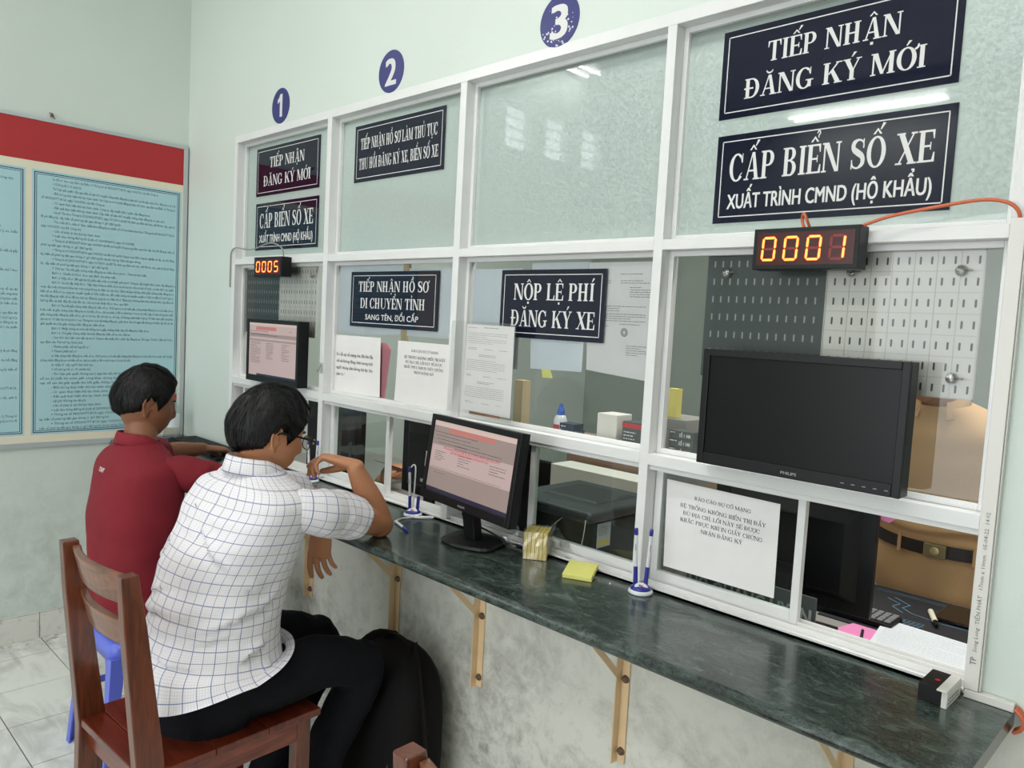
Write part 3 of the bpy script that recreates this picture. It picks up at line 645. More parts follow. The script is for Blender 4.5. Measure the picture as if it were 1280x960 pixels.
# ------------------------------------------------------------------ navy signs
def sign(x0, x1, z0, z1, lines, lab, y=.0462, yaw=0):
    """lines: (text, 'serif'|'sans', centre x fraction, baseline fraction of height, width m, cap height m)"""
    t = thing('sign', lab, 'sign', (x0, y, z0), 'navy acrylic signs on the glazed screen')
    m = MB(); m.box(x0, x1, y - .003, y, z0, z1); m.build('plate', M_SIGN, t, bevel=.0006)
    yf = y - .0033; m = MB(); i_ = .0135; w_ = .0024
    a, b, c, d = x0 + i_, x1 - i_, z0 + i_, z1 - i_
    for q in ((a, b, d - w_, d), (a, b, c, c + w_), (a, a + w_, c, d), (b - w_, b, c, d)): m.poly([(q[0], yf, q[2]), (q[1], yf, q[2]), (q[1], yf, q[3]), (q[0], yf, q[3])])
    m.build('border', M_SIGNW, t)
    for txt, kind, cx, bz, wd, cap in lines:
        m = MB(); o = V((x0 + (x1 - x0) * cx, yf, z0 + (z1 - z0) * bz))
        if kind == 'serif': serif_line(m, txt, o, X, Z, wd, cap, center=.5)
        else: font_line(m, txt, o, X, Z, cap / .71, wd, bold=.018, res=3, align=.5)
        stuff(m.build('lettering', M_SIGNW, t, recalc=False))
NEW = [('TIẾP NHẬN', 'serif', .5, .57, .285, .044), ('ĐĂNG KÝ MỚI', 'serif', .5, .20, .385, .044)]
PLATE = [('CẤP BIỂN SỐ XE', 'serif', .5, .47, .44, .062), ('XUẤT TRÌNH CMND (HỘ KHẨU)', 'sans', .5, .16, .44, .034)]
sign(.097, .614, 2.037, 2.243, NEW, 'small navy sign TIẾP NHẬN ĐĂNG KÝ MỚI atop the first window')
sign(.100, .617, 1.803, 2.006, PLATE, 'small navy sign CẤP BIỂN SỐ XE right above the 0005 display')
sign(.857, 1.372, 2.031, 2.237, [('TIẾP NHẬN HỒ SƠ LÀM THỦ TỤC', 'serif', .5, .57, .44, .040), ('THU HỒI ĐĂNG KÝ XE, BIỂN SỐ XE', 'serif', .5, .22, .455, .040)], 'navy sign about THỦ TỤC THU HỒI at the top of the second window')
sign(.865, 1.375, 1.500, 1.702, [('TIẾP NHẬN HỒ SƠ', 'serif', .5, .64, .41, .037), ('DI CHUYỂN TỈNH', 'serif', .5, .34, .38, .037), ('SANG TÊN, ĐỔI CẤP', 'sans', .5, .135, .31, .020)], 'navy sign DI CHUYỂN TỈNH in the middle of the second window')
sign(1.671, 2.070, 1.500, 1.700, [('NỘP LỆ PHÍ', 'serif', .52, .56, .305, .048), ('ĐĂNG KÝ XE', 'serif', .52, .17, .32, .048)], 'navy fee sign NỘP LỆ PHÍ in the middle of the third window')
sign(2.373, 2.882, 2.043, 2.244, NEW, 'large navy sign TIẾP NHẬN ĐĂNG KÝ MỚI atop the fourth window')
sign(2.376, 2.887, 1.802, 2.005, PLATE, 'large navy sign CẤP BIỂN SỐ XE right above the 0001 display')

# ------------------------------------------------------------------ LED queue displays
SEG = {'0': 'abcdef', '1': 'bc', '5': 'acdfg'}
def led(x0, x1, z0, z1, digits, lab, cable):
    y0 = -.045; t = thing('queue_display', lab, 'number display', (x0, 0, z0), 'red queue-number displays')
    m = MB(); m.box(x0, x1, y0, -.0005, z0, z1); m.build('casing', M_BLK, t, bevel=.0012)
    bz = .009; a, b, c, d = x0 + bz, x1 - bz, z0 + bz, z1 - bz
    m = MB(); m.box(a, b, y0 - .0006, y0 + .001, c, d); m.build('red_window', M_LEDRED, t)
    n = len(digits); cw = (b - a - .012) / n; dh = (d - c) - .016; dw = cw * .68; th = .0062; yf = y0 - .0009; sl = .14
    
    for i, ch in enumerate(digits):
        ox, oz = a + .009 + cw * i, c + .008
        P = lambda u, v: (ox + u * dw + sl * v * dh * .35, oz + v * dh)
        hx, hz = th / dw, th / dh
        segs = {'a': ((0, 1), (1, 1)), 'g': ((0, .5), (1, .5)), 'd': ((0, 0), (1, 0)), 'f': ((0, 1), (0, .5)), 'b': ((1, 1), (1, .5)), 'e': ((0, .5), (0, 0)), 'c': ((1, .5), (1, 0))}
        for s_, (p, q) in segs.items():
            lit = s_ in SEG[ch]
            hor = s_ in 'agd'
            cz = {1: 1 - hz / 2, .5: .5, 0: hz / 2}
            if hor:
                z_ = cz[p[1]]; u0, u1 = hx * .65, 1 - hx * .65
                mk = lambda k: [P(u0 - hx * .35 * 0, z_), P(u0 + hx * .4, z_ + hz * k), P(u1 - hx * .4, z_ + hz * k), P(u1, z_), P(u1 - hx * .4, z_ - hz * k), P(u0 + hx * .4, z_ - hz * k)]
            else:
                x_ = hx / 2 if p[0] == 0 else 1 - hx / 2; v0, v1 = min(p[1], q[1]) + hz * .65 * (1 if min(p[1], q[1]) == 0 else .2), max(p[1], q[1]) - hz * .65 * (1 if max(p[1], q[1]) == 1 else .2)
                mk = lambda k: [P(x_, v0), P(x_ + hx * k, v0 + hz * .4), P(x_ + hx * k, v1 - hz * .4), P(x_, v1), P(x_ - hx * k, v1 - hz * .4), P(x_ - hx * k, v0 + hz * .4)]
            g = mk(.42); q_ = MB(); q_.poly([(u, yf, v) for u, v in g]); so_ = q_.build('lit_segment' if lit else 'unlit_segment', M_SEGON if lit else M_SEGOFF, t, recalc=False)
            if lit: q_ = MB(); q_.poly([(u, yf - .0003, v) for u, v in mk(.2)]); q_.build('segment_core', M_SEGCORE, so_, recalc=False)
    m = MB(); m.tube(cable[0], cable[1], 8, sub=6); m.build('cable', cable[2], t, smooth=True)
led(.2700, .500, 1.6805, 1.7605, '0005', 'small red queue display reading 0005 on the first window', ([(.47, -.02, 1.760), (.44, -.015, 1.80), (.34, -.012, 1.822), (.17, -.010, 1.800), (.03, -.008, 1.812), (-.02, -.006, 1.80), (-.035, -.004, 1.765), (-.035, -.004, 1.64)], .0028, M_CABLEG))
led(2.5330, 2.757, 1.684, 1.7705, '0001', 'large red queue display reading 0001 on the fourth window', ([(2.742, -.030, 1.765), (2.80, -.024, 1.785), (2.88, -.022, 1.798), (2.955, -.022, 1.806), (2.995, -.022, 1.800), (3.014, -.018, 1.785), (3.018, -.009, 1.765)], .0034, M_CABLEO))
b = MB(); b.tube([(2.640, -.010, 1.7705), (2.636, -.022, 1.790), (2.628, -.020, 1.802), (2.622, -.012, 1.790), (2.632, -.02, 1.7705)], .0032, 8); tag(b.build('cable', M_CABLEO, smooth=True), 'short orange loop of cable on top of the 0001 display', 'cable')

# ------------------------------------------------------------------ information board on the left wall
XB = XW + .001; XF = -.515
brd = thing('information_board', 'large notice board with red header and pale blue text panels on the left wall', 'notice board', (XB, -1.0, .880))
B0, B1 = -1.66, -.004
m = MB(); m.box(XB, XF - .003, B0, B1, .880, 2.318); m.build('backing', M_BFRAME, brd)
m = MB(); fw = .021
m.box(XF - .010, XF + .002, B0, B1, 2.304, 2.318); m.box(XF - .010, XF + .002, B0, B1, .880, .903); m.box(XF - .010, XF + .002, B1 - fw, B1, .903, 2.304); m.box(XF - .010, XF + .002, B0, B0 + fw, .903, 2.304)
m.build('frame', M_BFRAME, brd, bevel=.0015)
def bp(y0, y1, z0, z1, d=0): return [(XF + d, y0, z0), (XF + d, y1, z0), (XF + d, y1, z1), (XF + d, y0, z1)]
m = MB(); m.box(XF - .004, XF - .002, B0 + fw, B1 - fw, 2.130, 2.304); m.build('header', M_RED, brd)
m = MB(); m.box(XF - .004, XF - .002, B0 + fw, B1 - fw, .903, 2.130); m.build('cream_field', M_CREAM, brd)
TXT = ["  b) Hồ sơ theo quy định tại Điều 13 Thông tư số 58/2020/TT-BCA, ngày 16/6/2020 của Bộ Công an|.78", "  + Số lượng hồ sơ: 01 (một) bộ.|.2", "  Thời hạn giải quyết: Cấp ngay biển số tạm thời và giấy chứng nhận đăng ký xe tạm thời sau khi tiếp nhận hồ sơ đăng ký xe hợp lệ|1",
 "  - Đối tượng thực hiện thủ tục hành chính: Các loại xe mô tô phải đăng ký tạm thời theo quy định tại Điều 12 Thông tư|1", "số 58/2020/TT-BCA, ngày 16/6/2020 của Bộ Công an.|.45", "  - Cơ quan thực hiện thủ tục hành chính: Công an cấp huyện được phân cấp đăng ký xe.|.72", "  - Kết quả thực hiện thủ tục hành chính: Cấp biển số tạm thời và giấy chứng nhận đăng ký xe tạm thời.|.84",
 "  - Lệ phí: Thu theo Thông tư số 229/2016/TT-BTC, ngày 11/11/2016 của Bộ Tài chính quy định mức thu, chế độ thu, nộp, quản lý|1", "lệ phí đăng ký, cấp biển số phương tiện giao thông cơ giới đường bộ.|.57", "  - Tên mẫu đơn, mẫu tờ khai: Giấy khai đăng ký xe (mẫu số 01 ban hành kèm theo Thông tư số 58/2020/TT-BCA,|1", "ngày 16/6/2020 của Bộ Công an).|.28", "  - Căn cứ pháp lý của thủ tục hành chính:|.34", "  + Luật Giao thông đường bộ (Luật số 23/2008/QH12, ngày 13/11/2008).|.6",
 "  + Thông tư số 58/2020/TT-BCA ngày 16/6/2020 của Bộ trưởng Bộ Công an quy định quy trình cấp, thu hồi đăng ký, biển số|1", "phương tiện giao thông cơ giới đường bộ.|.36", "  + Thông tư số 59/2020/TT-BCA ngày 16/6/2020 của Bộ trưởng Bộ Công an quy định công tác nghiệp vụ cấp, thu hồi đăng|1", "ký, biển số phương tiện giao thông cơ giới đường bộ của lực lượng Cảnh sát giao thông.|.73", "  + Thông tư số 229/2016/TT-BTC, ngày 11/11/2016 của Bộ Tài chính quy định mức thu, chế độ thu, nộp, quản lý lệ phí đăng|1", "ký, cấp biển số phương tiện giao thông cơ giới đường bộ.|.48",
 "  7. Thủ tục: Thu hồi giấy chứng nhận đăng ký xe, biển số xe mô tô - Trình tự thực hiện:|.7", "  Bước 1: Chuẩn bị hồ sơ theo quy định của pháp luật.|.46", "  Bước 2: Nộp hồ sơ đề nghị tại bộ phận tiếp nhận và trả kết quả trụ sở Công an cấp huyện được phân cấp đăng ký xe.|.94", "  Bước 3: Cán bộ tiếp nhận hồ sơ: Tiếp nhận thông tin (biển số xe và chủ xe) do chủ xe hoặc tổ chức, cá nhân được ủy quyền|1", "cung cấp hoặc thông tin khai báo trên trang thông tin điện tử của Cục Cảnh sát giao thông; nhận giấy chứng nhận đăng ký và|1",
 "biển số xe. Đối với xe sang tên chuyển quyền sở hữu: Kiểm tra, đối chiếu chứng từ chuyển quyền sở hữu xe đến với trường hợp|1", "thu hồi đăng ký, biển số xe để làm thủ tục đăng ký sang tên xe. Nếu hồ sơ đăng ký xe không đảm bảo thủ tục theo quy định thì|1", "hướng dẫn cụ thể, đầy đủ một lần cho chủ xe hoàn thiện hồ sơ theo quy định.|.64", "  Bước 4: Thu hồi giấy chứng nhận đăng ký, biển số xe. Trường hợp xe bị mất giấy chứng nhận đăng ký xe hoặc biển số xe|1",
 "hoặc mất cả giấy chứng nhận đăng ký xe và biển số xe, chủ xe phải có Đơn trình bày rõ lý do bị mất. Lập 01 bản thông báo mất|1", "giấy chứng nhận đăng ký, biển số xe, ghi rõ họ tên, địa chỉ chủ xe, số máy, số khung, nhãn hiệu, loại xe; 01 bản niêm yết công khai|1", "tại trụ sở; 01 bản lưu trong hồ sơ xe). Thông báo trên hệ thống đăng ký, quản lý xe. Sau 30 ngày nếu không có khiếu nại, tố cáo thì|1", "giải quyết thu hồi giấy chứng nhận đăng ký, biển số xe.|.46", "  Bước 5: Nhập thông tin trên hệ thống và in giấy chứng nhận thu hồi đăng ký, biển số xe.|.73", "  Bước 6: Trả giấy chứng nhận thu hồi đăng ký, biển số xe cho chủ xe.|.58",
 "  - Cách thức thực hiện: trực tiếp tại trụ sở Công an cấp huyện được phân cấp đăng ký xe. Thời gian: Từ thứ 2 đến thứ 7 theo|1", "quy định của Thủ tướng Chính phủ.|.3", "  - Thành phần, số lượng hồ sơ:|.27", "  + Thành phần hồ sơ:|.18", "  a) Giấy chứng nhận đăng ký xe, biển số xe. Trường hợp xe bị mất giấy chứng nhận đăng ký xe hoặc biển số xe hoặc mất cả giấy|1", "chứng nhận đăng ký xe và biển số xe, chủ xe phải có Đơn trình bày rõ lý do bị mất.|.66", "  b) Giấy tờ của người làm thủ tục.|.3", "  + Số lượng hồ sơ: 01 (một) bộ.|.28",
 "  - Thời hạn giải quyết: Không quá 2 ngày làm việc kể từ ngày nhận hồ sơ hợp lệ; trường hợp xe, biển|1", "số xe bị mất thì niêm yết công khai, thông báo việc mất giấy chứng nhận|.9", "nại, tố cáo thì giải quyết thu hồi giấy chứng nhận đăng ký, biển số xe|.8", "  - Đối tượng thực hiện thủ tục hành chính: Các loại xe đã đăng ký|.7", "  - Cơ quan thực hiện thủ tục hành chính: Công an cấp huyện|.62", "  - Kết quả thực hiện thủ tục hành chính: Cấp giấy chứng nhận|.66", "  - Lệ phí: Không thu lệ phí.|.25", "  - Căn cứ pháp lý của thủ tục hành chính:|.36", "  + Luật Giao thông đường bộ (Luật số 23/2008/QH12, ngày 13/11/2008).|.6",
 "  + Thông tư số 58/2020/TT-BCA ngày 16/6/2020 của Bộ Công an quy định quy trình cấp,|.9", "ký, biển số phương tiện giao thông cơ giới đường bộ.|.5", "  + Thông tư số 59/2020/TT-BCA ngày 16/6/2020 của Bộ Công an quy định công tác|.9", "biển số phương tiện giao thông cơ giới đường bộ của lực lượng Cảnh sát giao thông.|.75"]
def panel(y0, y1, right):
    pn = MB(); pn.poly(bp(y0, y1, .936, 2.096, -.0016)); po = pn.build('text_panel', M_PBLUE, brd, recalc=False)
    ln = MB()
    for ins, w_ in ((.0085, .0035), (.0165, .0022)):
        a, b, c, d = y0 + ins, y1 - ins, .936 + ins, 2.096 - ins
        for q in ((a, b, d - w_, d), (a, b, c, c + w_), (a, a + w_, c, d), (b - w_, b, c, d)): ln.poly(bp(*q, -.0012))
    ln.build('ruled_border', M_NAVY, po, recalc=False)
    tx = MB(); a = y0 + .035; wd = (y1 - y0) - .064; n = len(TXT); dz = (2.058 - .958) / (n - 1)
    for i, l_ in enumerate(TXT if right else TXT[::-1]):
        s_, f_ = l_.rsplit('|', 1); f_ = float(f_); ind = .045 if s_.startswith('  ') else 0
        if not right and i % 5 == 3: continue
        font_line(tx, s_.strip(), (XF - .0011, a + ind, 2.058 - dz * i), Y, Z, .0150, max(.02, wd * f_ - (ind if f_ == 1 else 0)))
    stuff(tx.build('printed_text', M_BTXT, po, recalc=False))
panel(-.673, -.034, True); panel(-1.372, -.697, False)
# the little nail and knot above the board
b = MB(); b.cyl((XW, -.60, 2.332), (XW + .02, -.60, 2.334), .0022, n=8); b.tube([(XW + .012, -.606, 2.345), (XW + .016, -.60, 2.337), (XW + .012, -.592, 2.332), (XW + .014, -.588, 2.326)], .003, 6); b.tube([(XW + .012, -.603, 2.336), (XW + .014, -.598, 2.345), (XW + .01, -.593, 2.338)], .0025, 6)
tag(b.build('nail', M_RUST, smooth=True), 'rusty nail with a twist of wire above the red header of the board', 'nail')
#@@OBJ
# ------------------------------------------------------------------ wooden chairs
def make_chair(loc, rz, lab):
    t = thing('wooden_chair', lab, 'chair', loc, 'wooden chairs at the counter'); base = V(loc)
    def B(fn, name, mt, bev=.003):
        m = MB(); m.T = Matrix.Translation(base); fn(m); return m.build(name, mt, t, bevel=bev)
    def post(s):
        def f(m):
            prof = [(-.255, .235, .0), (-.250, .262, .43), (-.285, .065, .925)]
            x0, x1 = (s * .178 - .016, s * .178 + .016)
            pts = [(-.262, 0), (-.215, 0), (-.190, .43), (-.240, .80), (-.262, .930), (-.300, .930), (-.292, .80), (-.258, .43)]
            m.prism([(x0, a, b) for a, b in pts], (x1 - x0, 0, 0))
        return f
    for s in (-1, 1): B(post(s), 'back_post', M_WOODZ)
    def rail(z0, z1, yo, cv):
        def f(m):
            R = []
            for k in range(13):
                u = -1 + 2 * k / 12; x = u * .1625; y = yo - cv * (1 - u * u)
                dz = .004 * (1 - u * u)
                sl = .25
                R.append([V((x, y - .010, z0)), V((x, y + .010, z0)), V((x, y + .010 - (z1 - z0) * sl, z1 + dz)), V((x, y - .010 - (z1 - z0) * sl, z1 + dz))])
            m.rings(R)
        return f
    B(rail(.845, .918, -.250, .030), 'back_rail', M_WOODR); B(rail(.735, .800, -.232, .028), 'back_rail', M_WOODR)
    ys = [-.255, -.195, -.070, .075, .235]
    for k in range(4):
        a, b = ys[k] + .0008, ys[k + 1] - .0008; ex = .162 if k == 0 else .205
        B(lambda m: m.box(-ex, ex, a, b, .430, .4505), 'seat_plank', M_WOODX, .0025)
    for s in (-1, 1):
        B(lambda m: m.box(s * .172 - .020, s * .172 + .020, .170, .212, 0, .43), 'front_leg', M_WOODZ)
        B(lambda m: m.box(s * .178 - .010, s * .178 + .010, -.20, .172, .368, .430), 'side_apron', M_WOODY)
        B(lambda m: m.box(s * .176 - .010, s * .176 + .010, -.222, .172, .215, .245), 'side_stretcher', M_WOODY)
    B(lambda m: m.box(-.152, .152, .182, .202, .368, .430), 'front_apron', M_WOODX)
    B(lambda m: m.box(-.162, .162, -.236, -.216, .368, .430), 'rear_apron', M_WOODX)
    B(lambda m: m.box(-.166, .166, -.03, -.01, .217, .243), 'cross_stretcher', M_WOODP)
    t.rotation_euler.z = rz
    return t
c1 = make_chair((1.375, -.715, 0), rad(3), 'reddish wooden chair that the man in the checked shirt sits on')
c2 = copy_tree(c1); c2.location = (2.705, -.655, 0); c2.rotation_euler.z = rad(2); c2['label'] = 'empty reddish wooden chair, only its back post and rail showing at the bottom edge'

# ------------------------------------------------------------------ blue plastic stool
SX, SY = .655, -.610
st = thing('plastic_stool', 'blue moulded plastic stool under the man in the red polo shirt', 'stool', (SX, SY, 0))
m = MB(); R = []
def sqr(h, r, z, n=8):
    out = []
    for cx, cy, a0 in ((1, 1, 0), (-1, 1, 90), (-1, -1, 180), (1, -1, 270)):
        for k in range(n): a = rad(a0 + 90 * k / (n - 1)); out.append(V((SX + cx * (h - r) + r * cos(a), SY + cy * (h - r) + r * sin(a), z)))
    return out
m.rings([sqr(.04, .02, .440), sqr(.135, .03, .441), sqr(.148, .035, .4395), sqr(.153, .036, .430), sqr(.160, .036, .392), sqr(.155, .034, .392), sqr(.148, .034, .425), sqr(.05, .02, .427)])
m.build('seat', M_STOOL, st, smooth=True)
for sx in (-1, 1):
    for sy in (-1, 1):
        m = MB(); R = []
        for z, h, ww in ((.0, .188, .030), (.02, .186, .028), (.2, .172, .034), (.36, .160, .045), (.40, .158, .060)):
            cx, cy = SX + sx * h, SY + sy * h; tk_ = .006
            R.append([V((cx, cy, z)), V((cx - sx * ww, cy, z)), V((cx - sx * ww, cy - sy * tk_, z)), V((cx - sx * ww * .3, cy - sy * tk_, z)), V((cx - sx * tk_, cy - sy * ww * .3, z)), V((cx - sx * tk_, cy - sy * ww, z)), V((cx, cy - sy * ww, z))])
        m.rings(R); m.box(SX + sx * .1875 - .020 * (sx > 0) - .0, SX + sx * .1875 + .020 * (sx < 0), SY + sy * .1875 - .02 * (sy > 0), SY + sy * .1875 + .02 * (sy < 0), 0, .006)
        m.build('leg', M_STOOL, st, bevel=.0015)
for ax in (0, 1):
    for s in (-1, 1):
        m = MB(); h = .172; zc = .20; pts = [(-h + .03, zc - .03), (-h + .06, zc - .012), (h - .06, zc - .012), (h - .03, zc - .03), (h - .03, zc + .035), (h - .06, zc + .012), (-h + .06, zc + .012), (-h + .03, zc + .035)]
        f = (lambda u, z: (SX + u, SY + s * (h - .002), z)) if ax == 0 else (lambda u, z: (SX + s * (h - .002), SY + u, z))
        m.prism([f(u, z) for u, z in pts], (0, -s * .005, 0) if ax == 0 else (-s * .005, 0, 0)); m.build('brace', M_STOOL, st)

# ------------------------------------------------------------------ monitors
M_PAGE = mat('screen_page', s2l(120, 104, 102), 0.35, emit=s2l(204, 180, 177), estr=.5)
M_BAND = mat('screen_band', s2l(100, 85, 80), 0.35, emit=s2l(170, 153, 148), estr=.45)
M_TOPB = mat('screen_tab_bar', s2l(130, 110, 104), 0.35, emit=s2l(218, 196, 186), estr=.55)
M_REDB = mat('screen_red_band', s2l(130, 70, 64), 0.35, emit=s2l(196, 130, 120), estr=.5)
M_SRED = mat('screen_red_text', (.3, .02, .02), 0.4, emit=s2l(205, 70, 70), estr=.5)
M_SINK = mat('screen_dark_text', s2l(70, 60, 60), 0.4)
M_TASK = mat('screen_taskbar', s2l(30, 30, 48), 0.3, emit=s2l(40, 38, 60), estr=.5)
def monitor(name, c, w_, h_, yaw, tilt, lab, kind, depth=.030, rim=.017, chin=.026, brand=None, stand=None, group=None, base=None):
    """panel whose front face centre is c; yaw turns it about z, tilt leans the top away"""
    Rm = Matrix.Translation(c) @ Matrix.Rotation(yaw, 4, 'Z') @ Matrix.Rotation(-tilt, 4, 'X')
    t = thing(name, lab, 'monitor', base or (c[0], c[1], c[2] - h_ / 2), group)
    a, b, lo, hi = -w_ / 2, w_ / 2, -h_ / 2, h_ / 2
    m = MB(); m.T = Rm
    m.box(a, b, .006, depth, lo, hi); 
    for q in ((a, a + rim, lo, hi), (b - rim, b, lo, hi), (a + rim, b - rim, hi - rim, hi), (a + rim, b - rim, lo, lo + chin)): m.box(q[0], q[1], 0, .006, q[2], q[3])
    m.box(a + .05, b - .05, depth, depth + .022, lo + .04, hi - .05)
    m.build('casing', M_BLK, t, bevel=.0015)
    sa, sb, sl, sh = a + rim, b - rim, lo + chin, hi - rim; yf = .0045
    m = MB(); m.T = Rm; m.poly([(sa, yf, sl), (sb, yf, sl), (sb, yf, sh), (sa, yf, sh)])
    so = m.build('screen', M_SCROFF if kind == 'off' else M_PAGE, t, recalc=False)
    W_, H_ = sb - sa, sh - sl
    def R_(mb, u0, u1, v0, v1, d=.0003): mb.poly([(sa + W_ * u0, yf - d, sl + H_ * v0), (sa + W_ * u1, yf - d, sl + H_ * v0), (sa + W_ * u1, yf - d, sl + H_ * v1), (sa + W_ * u0, yf - d, sl + H_ * v1)])
    P = lambda u, v, d=.0006: (sa + W_ * u, yf - d, sl + H_ * v)
    def G(name_, mt, fn):
        q = MB(); q.T = Rm; fn(q); o_ = q.build(name_, mt, so, recalc=False)
        if 'print' in name_ or 'band' in name_: stuff(o_)
    if kind == 'form':
        def tb(q): R_(q, 0, 1, .93, 1)
        G('tab_bar', M_TOPB, tb)
        def bd(q): R_(q, 0, 1, .66, .93); R_(q, 0, 1, .0, .33)
        G('band', M_BAND, bd)
        def rb(q): R_(q, .20, .76, .86, .925, .0005)
        G('red_band', M_REDB, rb)
        def tk2(q): R_(q, 0, 1, 0, .055, .0005)
        G('taskbar', M_TASK, tk2)
        def dt(q):
            for k, u in enumerate((.02, .06, .11, .16, .21, .26, .55, .75, .84, .9)): R_(q, u, u + .018, .018, .038, .0008)
            for k in range(4): scribble(q, P(.02 + .02 * k, .84 - k * .048), X, Z, W_ * .6, .001, 1, seed=k, th=.0016)
            scribble(q, P(.30, .70), X, Z, W_ * .62, .02, 2, seed=9, th=.0016)
            scribble(q, P(.06, .57), X, Z, W_ * .15, .032, 5, seed=11, th=.0015); scribble(q, P(.36, .58), X, Z, W_ * .18, .036, 5, seed=12, th=.0015); scribble(q, P(.74, .57), X, Z, W_ * .2, .030, 4, seed=13, th=.0015)
            scribble(q, P(.08, .27), X, Z, W_ * .2, .001, 1, seed=14); scribble(q, P(.03, .345), X, Z, W_ * .95, .001, 1, seed=15, th=.001)
        G('dark_print', M_SINK, dt)
        def rt(q):
            font_line(q, 'Hệ thống không hiển thị đầy đủ địa chỉ, lỗi này sẽ được khắc phục khi in', P(.16, .625), X, Z, .010, W_ * .68, bold=.01)
            font_line(q, 'giấy chứng nhận đăng ký, đề nghị kiểm tra kỹ thông tin trước khi ký', P(.26, .585), X, Z, .010, W_ * .46, bold=.01)
        G('red_print', M_SRED, rt)
    if kind == 'list':
        def tb(q): R_(q, 0, 1, .955, 1)
        G('tab_bar', M_TOPB, tb)
        def rb(q): R_(q, .15, .58, .865, .93, .0005)
        G('red_band', M_REDB, rb)
        def bd(q): R_(q, .0, 1, .735, .80); R_(q, 0, 1, .66, .69)
        G('band', M_BAND, bd)
        def tk2(q): R_(q, .18, 1, 0, .035, .0005)
        G('taskbar', M_TASK, tk2)
        def dt(q):
            scribble(q, P(.02, .84), X, Z, W_ * .45, .02, 2, seed=2, th=.0018); scribble(q, P(.04, .77), X, Z, W_ * .9, .001, 1, seed=3, th=.0018); scribble(q, P(.84, .86), X, Z, W_ * .14, .001, 1, seed=4, th=.0018)
            scribble(q, P(.04, .63), X, Z, W_ * .24, .092, 13, seed=5, th=.0018); scribble(q, P(.38, .62), X, Z, W_ * .16, .070, 10, seed=6, th=.0018); scribble(q, P(.70, .62), X, Z, W_ * .17, .070, 10, seed=7, th=.0018)
        G('dark_print', M_SINK, dt)
    if brand:
        q = MB(); q.T = Rm; font_line(q, brand, (0, -.0005, lo + chin * .32), X, Z, .0085, .034, bold=.03, res=2, align=.5)
        q.build('brand_mark', mat_grey, t, recalc=False)
    if kind == 'off':
        q = MB(); q.T = Rm
        for k in range(5): q.box(b - .112 + k * .021, b - .105 + k * .021, -.0008, 0, lo + .011, lo + .0125)
        q.build('control_mark', mat_grey, t)
    q = MB(); q.T = Rm; q.box(a - .0006, a + .0008, .003, .009, lo + h_ * (.02 if kind != 'form' else .86), lo + h_ * (.06 if kind != 'form' else .92)); q.build('clip', M_PENW, t)
    if stand: stand(t, Rm)
    return t
mat_grey = mat('pale_grey_print', s2l(150, 150, 150), 0.5)
monitor('wall_monitor', (.444, -.050, 1.3735), .424, .261, 0, 0, 'small monitor showing a form list, fixed above the heads in the first window', 'list', depth=.047, rim=.016, group='black monitors outside the glass')
monitor('wall_monitor', (2.654, -.050, 1.376), .441, .262, 0, 0, 'black switched-off monitor fixed in front of the fourth window', 'off', depth=.047, brand='PHILIPS', rim=.016, group='black monitors outside the glass')
def stand_(t, Rm):
    c = V((1.745, -.092, .895)); m = MB()
    def ov(a, b, z): return [c + V((a * cos(2 * pi * k / 28 + .2) * (1 - .12 * cos(4 * 2 * pi * k / 28)), b * sin(2 * pi * k / 28 + .2), z)) for k in range(28)]
    m.rings([ov(.098, .078, 0), ov(.102, .082, .006), ov(.096, .076, .013), ov(.05, .04, .017)]); m.build('foot', M_BLK, t, smooth=False, bevel=.0015)
    m = MB(); m.rings([[c + V((sx * .024, sy * .016 + dy, z)) for sx, sy in ((-1, -1), (1, -1), (1, 1), (-1, 1))] for z, dy in ((.010, 0), (.06, -.006), (.13, -.020), (.17, -.022))]); m.build('neck', M_BLK, t, bevel=.004)
    m = MB(); m.tube([c + V((-.02, -.005, .10)), c + V((-.05, .0, .075)), c + V((-.03, .02, .05)), c + V((.0, .055, .03)), c + V((.06, .075, .008))], .0028, 6); m.build('signal_cable', M_CABLEB, t, smooth=True)
monitor('desk_monitor', (1.751, -.134, 1.126), .440, .255, -rad(7.4), rad(7.2), 'black monitor on a stand on the green counter, showing a pinkish web page', 'form', depth=.030, brand='PHILIPS', stand=stand_, base=(1.745, -.092, .895), group='black monitors outside the glass')

